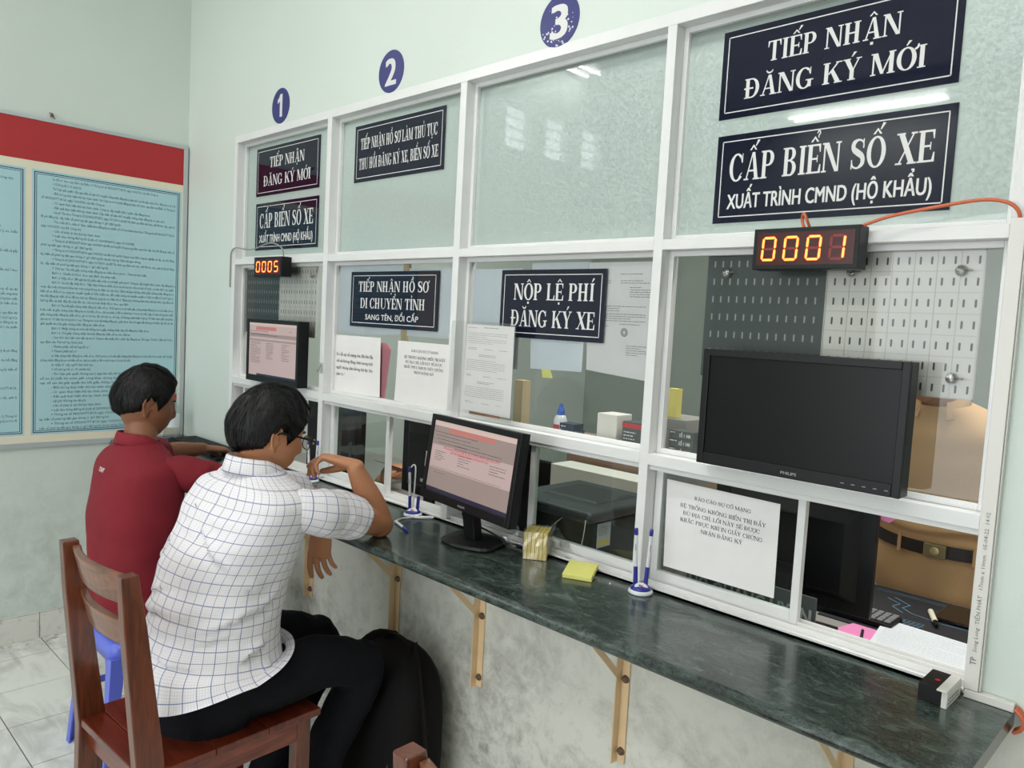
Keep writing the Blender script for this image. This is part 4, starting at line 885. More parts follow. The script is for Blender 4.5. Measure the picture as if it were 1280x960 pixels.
# ------------------------------------------------------------------ papers taped to the panes
def paper(pts, lab, cat='paper', name='paper', m_=None, th=.0006, ycurve=0, group=None, prints=None, y=None):
    """pts: TL, TR, BR, BL as (x, z); y of the sheet; a slight curl along its foot"""
    t = thing(name, lab, cat, (pts[3][0], y, pts[3][1]), group)
    TL, TR, BR, BL = [V((a, y, b)) for a, b in pts]; m = MB(); n = 8; F, Bk = [], []
    for i in range(n + 1):
        v = i / n; A = TL.lerp(BL, v); C = TR.lerp(BR, v); row = []
        for j in range(n + 1):
            u = j / n; p = A.lerp(C, u); p.y -= ycurve * (v ** 3) * (.4 + .6 * sin(u * 3.1 + .4)); row.append(p)
        F.append(row)
    vs = [p for r in F for p in r] + [p + V((0, th, 0)) for r in F for p in r]; N1 = (n + 1) ** 2; fs = []
    for i in range(n):
        for j in range(n):
            a = i * (n + 1) + j; fs.append((a, a + 1, a + n + 2, a + n + 1)); fs.append((N1 + a, N1 + a + n + 1, N1 + a + n + 2, N1 + a + 1))
    for k in range(n):
        for a, b in ((k, k + 1), (n * (n + 1) + k + 1, n * (n + 1) + k), ((k + 1) * (n + 1), k * (n + 1)), (k * (n + 1) + n, (k + 1) * (n + 1) + n)): fs.append((a, N1 + a, N1 + b, b))
    m.add(vs, fs); m.build('sheet', m_ or M_PAPER, t)
    U = (TR - TL).normalized(); W = (TL - BL).normalized(); wd, hg = (TR - TL).length, (TL - BL).length
    if prints:
        q = MB(); prints(q, lambda u, v: TL + U * (wd * u) - W * (hg * v) - V((0, .0007, 0)), U, W, wd, hg); stuff(q.build('print', M_INK, t, recalc=False))
    return t
def notice(q, P, U, W, wd, hg):
    L_ = [('BÁO CÁO SỰ CỐ MẠNG', .27, .165, .50, .0085), ('HỆ THỐNG KHÔNG HIỂN THỊ ĐẦY', .14, .275, .755, .0095), ('ĐỦ ĐỊA CHỈ, LỖI NÀY SẼ ĐƯỢC', .17, .355, .68, .0095), ('KHẮC PHỤC KHI IN GIẤY CHỨNG', .145, .435, .73, .0095), ('NHẬN ĐĂNG KÝ', .34, .515, .37, .0095)]
    for s_, u, v, w2, cap in L_: serif_line(q, s_, P(u, v), U, W, wd * w2, cap, S=.13, t=.06)
paper([(2.300, 1.171), (2.599, 1.167), (2.601, .950), (2.306, .949)], 'white notice BÁO CÁO SỰ CỐ MẠNG on the fourth window\'s sliding pane', 'notice', 'notice', y=.0455, prints=notice)
paper([(1.168, 1.460), (1.458, 1.460), (1.458, 1.243), (1.160, 1.249)], 'white notice headed BÁO CÁO, right-hand sheet in the second window', 'notice', 'notice', y=.0450, ycurve=.002, prints=notice)
def smallnote(q, P, U, W, wd, hg):
    for k, (s_, f) in enumerate((('Do lỗi sự cố mạng nên đôi khi địa', .80), ('chỉ sẽ không đúng, kính mong mọi', .80), ('người thông cảm không hỏi lại. Xin', .80), ('cảm ơn !', .19))):
        font_line(q, s_, P(.06, .36 + .115 * k), U, W, .017, wd * f, bold=.008)
paper([(.768, 1.462), (1.064, 1.464), (1.071, 1.249), (.766, 1.243)], 'white notice in small letters with a pink folder behind it in the second window', 'notice', 'notice', y=.0445, prints=smallnote)
b = MB(); b.poly([(.770, .0530, 1.243), (1.086, .0530, 1.246), (1.110, .0535, 1.423), (1.09, .0535, 1.445), (.770, .0530, 1.44)]); b.prism([(.772, .0535, 1.243), (1.086, .0535, 1.246), (1.112, .0535, 1.425), (1.09, .0535, 1.447), (.772, .0535, 1.44)], (0, .004, 0))
tag(b.build('folder', M_PINK), 'pink paper folder standing behind the small-lettered notice in the second window', 'folder')
# handwritten form in a clear sleeve hung over the mullion
def hand(q, P, U, W, wd, hg):
    scribble(q, P(.03, .04), U, W, wd * .3, .001, 1, seed=1, th=.0009); scribble(q, P(.38, .035), U, W, wd * .34, .001, 1, seed=2, th=.0014)
    for k in range(3):
        z = .08 + k * .31; scribble(q, P(.04, z + .02), U, W, wd * .92, .036, 6, seed=20 + k, th=.0008)
        scribble(q, P(.06, z + .19), U, W, wd * .2, .008, 2, seed=30 + k, th=.0009); scribble(q, P(.42, z + .20), U, W, wd * .18, .001, 1, seed=33 + k, th=.0009); scribble(q, P(.72, z + .20), U, W, wd * .2, .001, 1, seed=37 + k, th=.0009)
        if k: scribble(q, P(.30, z - .045), U, W, wd * .4, .009, 2, seed=43 + k, th=.001)
paper([(1.576, 1.532), (1.781, 1.531), (1.781, 1.262), (1.570, 1.266)], 'tall handwritten form in a clear sleeve hung between the second and third windows', 'form', 'handwritten_form', y=-.0022, prints=hand, m_=M_PAPER)
b = MB(); b.poly([(1.500, -.0035, 1.255), (1.788, -.0035, 1.250), (1.788, -.0035, 1.540), (1.504, -.0035, 1.541)]); tag(b.build('plastic_sleeve', M_CLEAR, recalc=False), 'clear plastic sleeve over the handwritten form beside the desk monitor', 'sleeve')
# sheets pinned on the far side of the panes
YBK = .0522; gpp = 'sheets stuck behind the middle panes'
def docp(q, P, U, W, wd, hg):
    for z, r_, s_, u, f in ((.11, 1, 1, .45, .4), (.17, 2, 2, .05, .3), (.17, 2, 3, .45, .48), (.23, 5, 4, .58, .35), (.40, 3, 5, .03, .85), (.47, 4, 6, .03, .85), (.58, 2, 7, .03, .3), (.56, 1, 8, .45, .35), (.75, 5, 9, .55, .3)): scribble(q, P(u, z), U, W, wd * f, .006 * r_, r_, seed=s_, th=.0011)
    for r0 in (.011, .007):
        c = P(.52, .63); n = 20
        for k in range(n): a, b_ = 2 * pi * k / n, 2 * pi * (k + 1) / n; q.poly([c + U * (r0 * cos(a)) + W * (r0 * sin(a)), c + U * (r0 * cos(b_)) + W * (r0 * sin(b_)), c + U * ((r0 - .0016) * cos(b_)) + W * ((r0 - .0016) * sin(b_)), c + U * ((r0 - .0016) * cos(a)) + W * ((r0 - .0016) * sin(a))])
for pts, lab, pr in (([(.775, 1.735), (.950, 1.735), (.950, 1.470), (.775, 1.470)], 'bluish white sheet behind the second window, left of the pair above the notices', None),
    ([(.953, 1.735), (1.170, 1.735), (1.170, 1.480), (.953, 1.470)], 'bluish white sheet behind the DI CHUYỂN TỈNH sign in the second window', None),
    ([(1.205, 1.712), (1.4885, 1.715), (1.4885, 1.478), (1.205, 1.478)], 'bluish white sheet at the right edge behind the second window', None),
    ([(1.535, 1.705), (1.750, 1.705), (1.750, 1.404), (1.540, 1.410)], 'blank white sheet behind the left half of the fee sign in the third window', None),
    ([(1.785, 1.720), (1.998, 1.720), (1.995, 1.416), (1.800, 1.411)], 'blank white sheet hanging below the middle of the fee sign in the third window', None),
    ([(2.000, 1.718), (2.2415, 1.717), (2.2415, 1.408), (2.012, 1.424)], 'printed sheet with a round stamp right of the fee sign in the third window', docp)):
    paper(pts, lab, 'sheet', 'sheet', M_PAPERB if pr is None else M_PAPER, y=YBK + (.001 if '1.785' in str(pts) else 0), group=gpp, prints=pr)
b = MB(); b.prism([(1.840, .0545, 1.425), (1.872, .0545, 1.425), (1.888, .0545, 1.390), (1.850, .0545, 1.388)], (0, .001, 0)); tag(b.build('sticky_note', M_YEL), 'small yellow sticky note below the blank sheet in the third window', 'note')
b = MB(); b.box(1.172, 1.203, .0525, .062, 1.30, 1.739); tag(b.build('wood_strip', M_WOODP), 'pale wooden strip upright behind the second window', 'wood strip')

# ------------------------------------------------------------------ pegboards hung on suction hooks
def peg(x0, x1, z0, z1, dark, lab, c0, cz0, ncol, nrow):
    y = .0555; t = thing('pegboard', lab, 'pegboard', (x0, y, z0), 'pegboards hung behind the glass')
    m = MB(); m.box(x0, x1, y, y + .006, z0, z1); m.build('board', M_DGREY if dark else M_WPEG, t, bevel=.001)
    if not dark:
        m = MB(); m.box(x0, x1, y - .0025, y, z1 - .0025, z1); m.box(x0, x0 + .0025, y - .0025, y, z0, z1); m.box(x1 - .0025, x1, y - .0025, y, z0, z1); m.box(x0, x1, y - .0025, y, z0, z0 + .0025)
        for k in range(1, nrow): m.box(x0, x1, y - .0012, y, cz0 - .0415 * k + .0207 - .0008, cz0 - .0415 * k + .0207 + .0008)
        for k in range(1, ncol // 2): m.box(c0 + .0208 * (2 * k - .5) - .0007, c0 + .0208 * (2 * k - .5) + .0007, y - .0012, y, z0, z1)
        stuff(m.build('rib_grid', M_RIBW, t))
    m = MB()
    for i in range(ncol):
        for j in range(nrow):
            cx, cz = c0 + .0208 * i, cz0 - .0415 * j; ww, hh = .0020, .0078
            if cz - hh < z0 or cx + ww > x1: continue
            m.poly([(cx + ww * cos(a) , y - .0006, cz + (hh - ww) * (1 if sin(a) > 0 else -1) + ww * sin(a)) for a in [rad(15 + 30 * k) for k in range(12)]])
    stuff(m.build('slot_grid', MSL_D if dark else MSL_W, t, recalc=False))
MSL_D = mat('pegboard_slot_pale', s2l(176, 174, 168), 0.6); MSL_W = mat('pegboard_slot_dark', s2l(64, 64, 62), 0.6)
peg(2.657, 2.956, 1.439, 1.727, False, 'white slotted pegboard behind the black switched-off monitor', 2.675, 1.707, 14, 7)
peg(2.366, 2.6565, 1.439, 1.727, True, 'dark grey slotted pegboard behind the 0001 display', 2.386, 1.707, 14, 7)
peg(.309, .606, 1.440, 1.727, False, 'white slotted pegboard in the first window, right of the 0005 display', .327, 1.707, 14, 7)
peg(.009, .3085, 1.440, 1.722, True, 'dark slotted pegboard in the first window, behind the small monitor', .030, 1.705, 14, 7)
def hook(x, z, lab, y=.0452, s=-1):
    t = thing('suction_hook', lab, 'hook', (x, y, z), 'clear suction hooks')
    m = MB(); m.lathe((x, y, z), [(.0115, 0), (.0115, .0008), (.007, .002), (.004, .004), (.0, .0045)], 20, V((0, s, 0))); m.build('disc', M_CLEAR, t, smooth=True)
    m = MB(); m.lathe((x, y + s * .004, z), [(.0085, 0), (.0095, .0012), (.0085, .0024), (0, .0026)], 20, V((0, s, 0))); m.tube([(x + .007, y + s * .005, z), (x + .014, y + s * .006, z + .001), (x + .019, y + s * .006, z)], .0022, 6); m.build('tab', M_CLEARD, t, smooth=True)
M_CLEARD = clear('cloudy_plastic', (0.72, 0.72, 0.71), 0.5, 0.2)
for x, z, l_ in ((2.918, 1.686, 'clear suction hook at the top right of the white pegboard'), (2.919, 1.479, 'clear suction hook low on the white pegboard, right of the black monitor'), (2.713, 1.685, 'clear suction hook half hidden under the 0001 display'), (2.423, 1.686, 'clear suction hook at the top left of the dark pegboard'), (.585, 1.690, 'tiny clear suction hook on the white pegboard of the first window')): hook(x, z, l_)
t = thing('adhesive_hook', 'clear adhesive hook on the post between the first and second windows', 'hook', (.748, 0, 1.31))
m = MB(); m.box(.737, .762, -.0022, -.0002, 1.310, 1.352); m.build('plate', M_CLEAR, t, bevel=.0008)
m = MB(); m.tube([(.748, -.003, 1.342), (.748, -.006, 1.335), (.748, -.012, 1.322), (.748, -.016, 1.318), (.748, -.018, 1.326)], .002, 6); m.build('hook', M_CLEARD, t, smooth=True)

# ------------------------------------------------------------------ things on the counter
ZC_ = .8955
def pen(mb_w, mb_b, a, b):
    a, b = V(a), V(b); d = (b - a).normalized(); mb_w.cyl(a, b, .0046, .0046, 12); mb_b.lathe(b - d * .001, [(.0050, 0), (.0050, .014), (.0035, .018), (0, .0185)], 12, d)
def pen_stand(loc, yaw, lab, pens=(0, 1), pen_yaw=0):
    t = thing('pen_stand', lab, 'pen stand', loc, 'pen stands on the counter'); c = V(loc); Rz = Matrix.Translation(c) @ Matrix.Rotation(yaw, 4, 'Z')
    m = MB(); m.T = Rz; m.lathe((0, 0, 0), [(.029, 0), (.031, .003), (.030, .007), (.026, .010), (0, .010)], 32); m.build('base', M_PENW, t, smooth=False, bevel=.0005)
    m = MB(); m.T = Rz
    m.rings([[V((.026 * cos(2 * pi * k / 28) * q, .026 * sin(2 * pi * k / 28) * q * (1 if sin(2 * pi * k / 28) > 0 else 1), z)) for k in range(28)] for q, z in ((1, .0098), (.98, .014), (.8, .0175), (.4, .019))]); m.build('collar', M_PENB, t, smooth=True)
    m = MB(); m.T = Rz @ Matrix.Translation((0, -.010, .0155)) @ Matrix.Rotation(rad(24), 4, 'X'); m.lathe((0, 0, 0), [(.0165, 0), (.0165, .002), (.015, .0035), (0, .0038)], 24); m.build('badge', M_PENW, t)
    m = MB(); m.T = Rz @ Matrix.Translation((0, -.010, .0155)) @ Matrix.Rotation(rad(24), 4, 'X')
    for q in ((-.006, -.001, .001, .006), (.0005, .003, .001, .0058)): m.poly([(q[0], q[2], .0042), (q[1], q[2], .0042), (q[1], q[3], .0042), (q[0], q[3], .0042)])
    m.build('blue_emblem', M_PENB, t, recalc=False); m = MB(); m.T = Rz @ Matrix.Translation((0, -.010, .0155)) @ Matrix.Rotation(rad(24), 4, 'X')
    m.poly([(-.002, -.003, .0042), (.006, -.003, .0042), (.006, .0008, .0042), (-.002, .0008, .0042)]); m.poly([(-.007, -.0072, .0042), (.007, -.0072, .0042), (.007, -.0058, .0042), (-.007, -.0058, .0042)]); m.build('red_emblem', M_REDP, t, recalc=False)
    for k, sx in enumerate((-.0145, .0145)):
        m = MB(); m.T = Rz; m.cyl((sx * .85, .010, .012), (sx, .012, .062), .0058, .0054, 14); m.build('pen_socket', M_PENB, t, smooth=False)
        if k in pens:
            a, b = V((sx, .012, .060)), V((sx * 1.25, .010, .142)); 
            m = MB(); m.T = Rz; m.cyl(a, b, .0045, .0045, 12); p_ = m.build('pen', M_PENW, t, smooth=False)
            m = MB(); m.T = Rz; d = (b - a).normalized(); m.lathe(b, [(.0048, -.0005), (.0050, .012), (.0038, .0165), (0, .017)][::1], 12, d); m.build('cap', M_PENB, p_)
            m = MB(); m.T = Rz
            for j in range(5): m.box(b.x - .0009, b.x + .0007, b.y - .0053 + (a.y - b.y) * .2, b.y - .0045 + (a.y - b.y) * .2, b.z - .028 + j * .0032 - .01, b.z - .0262 + j * .0032 - .01)
            m.build('mark', M_INK, p_)
    return t
pen_stand((2.300, -.040, ZC_), rad(40), 'white and navy stand holding two pens, right of the yellow notes')
t = pen_stand((1.397, -.040, ZC_), rad(40), 'white and navy stand with one upright pen left of the desk monitor', pens=(0,))
m = MB(); m.tube([(1.372, -.034, 1.052), (1.378, -.030, 1.060), (1.388, -.030, 1.055), (1.392, -.032, 1.03), (1.392, -.035, .96), (1.398, -.045, .905), (1.43, -.062, .8995), (1.468, -.018, .8995), (1.452, -.012, .8995), (1.424, -.075, .8995), (1.420, -.105, .8995), (1.436, -.140, .8995)], .0026, 8, sub=6); m.build('cord', M_PENW, t, smooth=True)
m = MB(); m.cyl((1.440, -.142, .9003), (1.512, -.166, .9003), .0046, .0046, 12); p_ = m.build('loose_pen', M_PENW, t); m = MB(); d = V((.072, -.024, 0)).normalized(); m.lathe(V((1.512, -.166, .9003)), [(.0048, 0), (.0048, .026), (.0035, .036), (.001, .044), (0, .0445)], 12, d); m.build('cap', M_PENB, p_)
pen_stand((.775, -.045, ZC_), rad(40), 'white and navy stand with two pens just beyond the seated man\'s chin')
# block of six note pads in film, and the loose yellow pad
t = thing('note_pad_pack', 'pack of six yellow note pads wrapped in crinkled clear film on the counter', 'note pads', (1.94, -.05, ZC_))
Rb = Matrix.Translation((1.936, -.080, ZC_)) @ Matrix.Rotation(rad(32), 4, 'Z')
for k in range(6):
    m = MB(); m.T = Rb; j = .0006 * ((k * 7) % 3 - 1); m.box(.0108 * k + .0005, .0108 * (k + 1) - .0005, 0 + j, .074 + j, .0004, .076 + j); m.build('note_pad', M_YELK, t, bevel=.0008)
m = MB(); m.T = Rb; r = random.Random(5); vs = []; n1, n2 = 26, 10
def crumple(p, a): return p + V((noise.noise(p * 60) , noise.noise(p * 60 + V((9, 1, 3))), noise.noise(p * 60 + V((4, 7, 1))))) * a
loop = [(-.002, -.002), (.067, -.002), (.067, .076), (-.002, .076)]
G = []
for z in [0.0008, .02, .04, .06, .0785]:
    row = []
    for s in range(4):
        a, b = V((*loop[s], z)), V((*loop[(s + 1) % 4], z))
        for k in range(6): row.append(crumple(a.lerp(b, k / 6), .0022) if z > .001 else a.lerp(b, k / 6))
    G.append(row)
m.rings(G, cap0=False, cap1=False)
def flap(o, u, v, nu, nv, amp, bend):
    rows = []
    for i in range(nv + 1):
        rows.append([crumple(V(o) + V(u) * (j / nu) * (1 + .25 * sin(i)) + V(v) * (i / nv) + V(bend) * ((i / nv) ** 2), amp) for j in range(nu + 1)])
    m.rings(rows, closed=False)
flap((-.004, .070, .050), (.060, .004, 0), (.0, .045, .045), 7, 6, .012, (0, .01, -.03))
flap((.064, .01, .045), (.004, .060, .03), (.058, .012, -.012), 7, 7, .012, (.0, .0, -.030))
flap((.062, .03, .070), (.008, .040, .0), (-.018, .018, .036), 5, 5, .008, (.05, .0, .004))
flap((-.004, .06, .010), (-.070, .020, .004), (0.01, .030, .055), 7, 6, .010, (0, .0, -.008))
m.build('film', M_FILM, t, smooth=False, recalc=False)
t = thing('note_pad', 'loose yellow note pad propped against the sliding track', 'note pad', (2.14, -.08, ZC_))
a, b = V((2.108, -.112, .8958)), V((2.178, -.080, .8958)); dd = V((-.036, .073, .014)); up = V((0, -.002, .0105)); m = MB()
m.add([a, b, b + dd, a + dd, a + up, b + up, b + dd + up, a + dd + up], [(0, 3, 2, 1), (4, 5, 6, 7), (0, 1, 5, 4), (1, 2, 6, 5), (2, 3, 7, 6), (3, 0, 4, 7)]); m.build('paper_block', M_YEL, t, bevel=.0005)
# little black box with a white perforated flap
t = thing('small_box', 'small black box with a white slotted end cap at the counter\'s right end', 'box', (2.97, -.05, ZC_))
m = MB(); m.box(2.950, 2.990, -.094, -.010, ZC_, .9275); m.build('body', M_BLKM, t, bevel=.001)
m = MB(); m.lathe((2.972, -.058, .9276), [(.0048, 0), (.0048, .0004), (0, .0004)], 16); m.build('red_mark', M_REDP, t)
m = MB(); m.box(2.9903, 3.0000, -.100, -.012, ZC_, .9265); m.box(2.983, 3.0000, -.106, -.012, .9265, .9295); m.build('end_cap', M_PVC, t, bevel=.001)
m = MB()
for k in range(6): m.box(2.9995, 3.0004, -.092 + .011 * k, -.086 + .011 * k, .902, .905); m.box(2.9995, 3.0004, -.092 + .011 * k, -.086 + .011 * k, .909, .912)
m.build('slot', M_INKG, t)
# crumbs of white plaster
b = MB(); b.lathe((2.214, -.050, ZC_), [(.003, 0), (.002, .003), (0, .0032)], 6); tag(b.build('crumb', M_PVC), 'tiny white crumb on the counter left of the pen stand', 'crumb')
# keyboard in the far corner
t = thing('keyboard', 'black keyboard at the far left end of the counter under the red-shirted man\'s hand', 'keyboard', (-.10, -.085, ZC_))
m = MB(); m.box(-.335, .130, -.150, -.012, ZC_, .912); m.build('body', M_BLK, t, bevel=.004)
km = None
for r_ in range(6):
    for k in range(20):
        x = -.326 + .0226 * k; y = -.143 + .0212 * r_
        if km is None: m = MB(); m.box(x, x + .0195, y, y + .0180, .9125, .9185); o = m.build('key', M_BLKM, t, bevel=.0015, bseg=1); km = o.data; kx, ky = x, y
        else: o2 = o.copy(); COL.objects.link(o2); o2.location = (o.location.x + x - kx, o.location.y + y - ky, o.location.z)
# sanitiser bottle
bx, by = -.418, -.095
t = thing('sanitiser_bottle', 'clear pump bottle with a red and white head in the corner of the counter', 'bottle', (bx, by, ZC_))
m = MB(); m.lathe((bx, by, ZC_), [(0, 0), (.036, .001), (.040, .006), (.040, .13), (.034, .155), (.015, .178), (.013, .195), (0, .196)], 28); m.build('bottle', M_CLEAR, t, smooth=True)
m = MB(); m.lathe((bx, by, ZC_), [(.0355, .0), (.0385, .004), (.0385, .050), (0, .050)], 24); m = None
m = MB(); m.rings([[V((bx + .0408 * cos(rad(a)), by + .0408 * sin(rad(a)), z)) for a in range(-110, 31, 10)] for z in (.955, 1.025)], closed=False); m.build('label', M_STOCK, t, smooth=True, recalc=False)
m = MB(); m.lathe((bx, by, ZC_ + .190), [(.016, 0), (.017, .004), (.016, .030), (0, .031)], 20); m.build('collar', M_REDP, t)
m = MB(); m.cyl((bx, by, ZC_ + .218), (bx, by, ZC_ + .250), .007, .007); m.box(bx - .012, bx + .034, by - .010, by + .010, ZC_ + .248, ZC_ + .272); m.build('spray_head', M_PENW, t, bevel=.003)

# ------------------------------------------------------------------ black bag on the floor against the wall
gx, gy = 1.452, -.150
t = thing('backpack', 'black backpack slumped on the floor against the wall beside the man\'s knee', 'bag', (gx, gy, 0)); m = MB(); R = []
for z, hw, hd, dy in ((.0, .150, .085, 0), (.015, .175, .105, 0), (.10, .188, .118, .0), (.25, .190, .115, .005), (.36, .183, .102, .014), (.43, .168, .085, .026), (.475, .135, .062, .038), (.500, .085, .038, .046), (.508, .02, .012, .05)):
    ring = []
    for k in range(36):
        a = 2 * pi * k / 36; ca, sa = cos(a), sin(a); e_ = .62
        ring.append(V((gx + hw * (abs(ca) ** e_) * (1 if ca > 0 else -1) + noise.noise(V((ca * 2, sa * 2, z * 6))) * .008, gy + dy + hd * (abs(sa) ** e_) * (1 if sa > 0 else -1) + noise.noise(V((ca * 2 + 5, sa * 2, z * 6))) * .008, z)))
    R.append(ring)
m.rings(R); o = m.build('sack', M_BAG, t, smooth=True); sb = o.modifiers.new('s', 'SUBSURF'); sb.levels = sb.render_levels = 1
for dxy, rr in (((-.055), .004), ((-.088), .003)):
    m = MB(); pts = []
    for k in range(17):
        a = -.5 + k / 16 * (pi + 1.0); pts.append((gx + (.150 - .01) * cos(a), gy + dxy * (1.35 - .6 * max(0, sin(a))) + (.022 * max(0, sin(a))) , .10 + .30 * max(-.32, sin(a))))
    m.tube(pts, rr, 8, sub=3); m.build('piping', M_ZIP, t, smooth=True)
m = MB(); m.tube([(gx - .06, gy + .035, .488), (gx - .045, gy + .03, .520), (gx, gy + .028, .531), (gx + .05, gy + .03, .518), (gx + .065, gy + .035, .480)], [(.004, .013)] * 5, 10, ref=(0, 0, 1)); m.build('carry_handle', M_BAG, t, smooth=True)
for s in (-1, 1):
    m = MB(); m.tube([(gx + s * .05, gy + .06, .495), (gx + s * .11, gy + .02, .492), (gx + s * .175, gy - .01, .40), (gx + s * .197, gy + .0, .22), (gx + s * .18, gy + .02, .06)], [(.006, .022)] * 5, 10, ref=(0, 0, 1) if 0 else (1, 0, 0)); m.build('shoulder_strap', M_BAG, t, smooth=True)
m = MB(); m.box(gx - .100, gx - .086, gy - .035, gy - .031, .462, .478); m.build('buckle', M_ZIP, t, bevel=.001)

# ------------------------------------------------------------------ behind the glass: desk and its clutter
DZ = .76
t = thing('office_desk', 'long office desk behind the glazed screen', 'desk', (1.5, .55, 0))
m = MB(); m.box(-.45, 3.35, .118, 1.00, DZ - .028, DZ); m.build('top', M_DESK, t, bevel=.002)
for x in (-.42, .8, 2.0, 3.3): m = MB(); m.box(x - .012, x + .012, .14, .96, 0, DZ - .028); m.build('end_panel', M_DESK, t)
def backmon(cx, cy, w_, z0, z1, yaw, lab):
    Rm = Matrix.Translation((cx, cy, 0)) @ Matrix.Rotation(yaw, 4, 'Z'); t = thing('office_monitor', lab, 'monitor', (cx, cy, DZ), 'office monitors seen from behind')
    m = MB(); m.T = Rm; m.box(-w_ / 2, w_ / 2, 0, .022, z0, z1); m.rings([[V((sx * w_ * a, y, zc + sz * (z1 - z0) * b)) for sx, sz in ((-1, -1), (1, -1), (1, 1), (-1, 1))] for y, a, b, zc in ((0, .42, .40, (z0 + z1) / 2), (-.022, .34, .30, (z0 + z1) / 2 - .01))]); m.build('casing', M_BLK, t, bevel=.002)
    m = MB(); m.T = Rm; m.box(-.03, .03, -.035, -.02, DZ + .012, z0 + .1); m.build('neck', M_BLK, t, bevel=.003)
    m = MB(); m.T = Rm; m.box(-.12, .12, -.10, .09, DZ, DZ + .013); m.build('foot', M_BLK, t, bevel=.004)
    m = MB(); m.T = Rm
    for k in range(3): m.box(-.07 + k * .035, -.05 + k * .035, -.0235, -.0215, z0 + .065, z0 + .077)
    m.build('socket', M_ALUG, t)
backmon(2.475, .385, .44, .845, 1.150, rad(2), 'back of a black office monitor behind the open fourth window')
backmon(1.165, .25, .46, .86, 1.18, rad(-4), 'back of a black office monitor behind the open part of the second window')
backmon(.52, .21, .42, .84, 1.16, 0, 'back of a black office monitor in the first window, seen past the seated man\'s face')
backmon(1.60, .130, .30, .86, 1.17, rad(0), 'back of a black office monitor showing right of the desk monitor')
# printer
t = thing('printer', 'dark grey laser printer behind the lower pane of the third window', 'printer', (1.75, .39, DZ))
m = MB(); m.box(1.600, 1.925, .255, .575, DZ, .945); m.build('body', M_PRN2, t, bevel=.012, bseg=3)
m = MB(); m.box(1.575, 1.940, .200, .590, .946, .982); m.build('lid', M_PRN, t, bevel=.012, bseg=3)
m = MB(); m.rings([[V((1.76 + sx * a, .42 + sy * b, z)) for sx, sy in ((-1, -1), (1, -1), (1, 1), (-1, 1))] for a, b, z in ((.12, .11, .9825), (.105, .09, .9885), (.06, .05, .9885))]); m.build('output_tray', M_PRN2, t, bevel=.003)
m = MB(); m.box(1.9255, 1.9262, .262, .330, .862, .938); lb = m.build('label', M_PAPERB, t)
m = MB(); m.box(1.9263, 1.9266, .268, .322, .868, .886); m.build('yellow_panel', M_YELK, lb)
m = MB(); scribble(m, (1.9267, .268, .930), Y, Z, .05, .035, 6, seed=4, th=.0012); m.build('print', M_INK, lb, recalc=False)
b = MB(); b.tube([(1.955, .12, .775), (1.966, .118, .84), (1.985, .118, .93), (1.99, .12, .985)], .0014, 6); tag(b.build('cord', M_PENW, smooth=True), 'thin white cord hanging beside the printer label', 'cord')
b = MB(); b.box(1.20, 1.78, .86, .99, DZ, .955); tag(b.build('carton', M_BOXW, bevel=.003), 'white carton behind the printer', 'box')
b = MB(); b.box(1.15, 1.95, 1.02, 1.05, 0, 1.08); tag(b.build('partition_board', M_CARD, bevel=.003), 'brown board standing behind the white carton and printer', 'board')
# sill goods behind the third pane: they stand on a narrow shelf
b = MB(); b.box(1.53, 2.55, .078, .200, 1.196, 1.208); tag(b.build('shelf', M_DESK, bevel=.001), 'narrow shelf behind the transom carrying glue and small boxes', 'shelf')
zs = 1.2085
t = thing('glue_bottle', 'white glue bottle with a blue nozzle behind the third window', 'bottle', (1.872, .12, zs))
m = MB(); m.lathe((1.872, .12, zs), [(0, 0), (.018, .001), (.0195, .005), (.0195, .055), (.015, .068), (.008, .072), (0, .073)], 20); m.build('bottle', M_PENW, t, smooth=True)
m = MB(); m.lathe((1.872, .12, zs + .070), [(.0115, 0), (.0115, .012), (.007, .022), (.004, .034), (0, .035)], 16); m.build('nozzle', M_TURQ, t)
m = MB(); m.box(1.862, 1.884, .0998, .1003, 1.235, 1.251); m.build('label', M_REDP, t)
navy_b = mat('navy_card', s2l(34, 42, 66), 0.5); k_ = 0
for x0, x1, z0 in ((1.905, 1.958, 1.2087), (1.962, 2.015, 1.2087), (1.905, 1.958, 1.2265), (1.900, 1.953, 1.2443)):
    t = thing('staple_box', ['navy staple box at the left of the lower row behind the third window', 'navy staple box at the right of the lower row behind the third window', 'navy staple box in the middle of the small stack beside the glue bottle', 'topmost navy staple box beside the glue bottle'][k_], 'box', (x0, .1, z0), 'staple boxes on the shelf'); k_ += 1
    m = MB(); m.box(x0, x1, .085, .130, z0, z0 + .0172); m.build('carton', navy_b, t, bevel=.0008)
    m = MB(); scribble(m, (x0 + .006, .0845, z0 + .007), X, Z, .040, .001, 1, seed=k_, th=.0030, fill=1); m.build('print', M_SIGNW, t, recalc=False)
b = MB(); b.box(2.028, 2.096, .095, .165, zs, 1.305); tag(b.build('card_box', M_BOXW, bevel=.002), 'plain white square box on the shelf behind the third window', 'box')
t = thing('carton', 'dark carton with a red top band beside the white square box', 'box', (2.14, .12, zs)); m = MB(); m.box(2.112, 2.20, .10, .17, zs, 1.292); m.build('body', MATS['dark_grey_pegboard'], t, bevel=.001); m = MB(); m.box(2.112, 2.20, .0993, .0998, 1.275, 1.288); m.build('red_band', M_REDP, t)
m = MB(); scribble(m, (2.118, .0992, 1.262), X, Z, .05, .045, 5, seed=8, th=.003, fill=1); m.build('print', M_SIGNW, t, recalc=False)
b = MB(); b.box(1.700, 1.730, .10, .13, zs, 1.228); tag(b.build('clip_box', M_BLK, bevel=.001), 'tiny black clip box at the left of the shelf behind the third window', 'box')
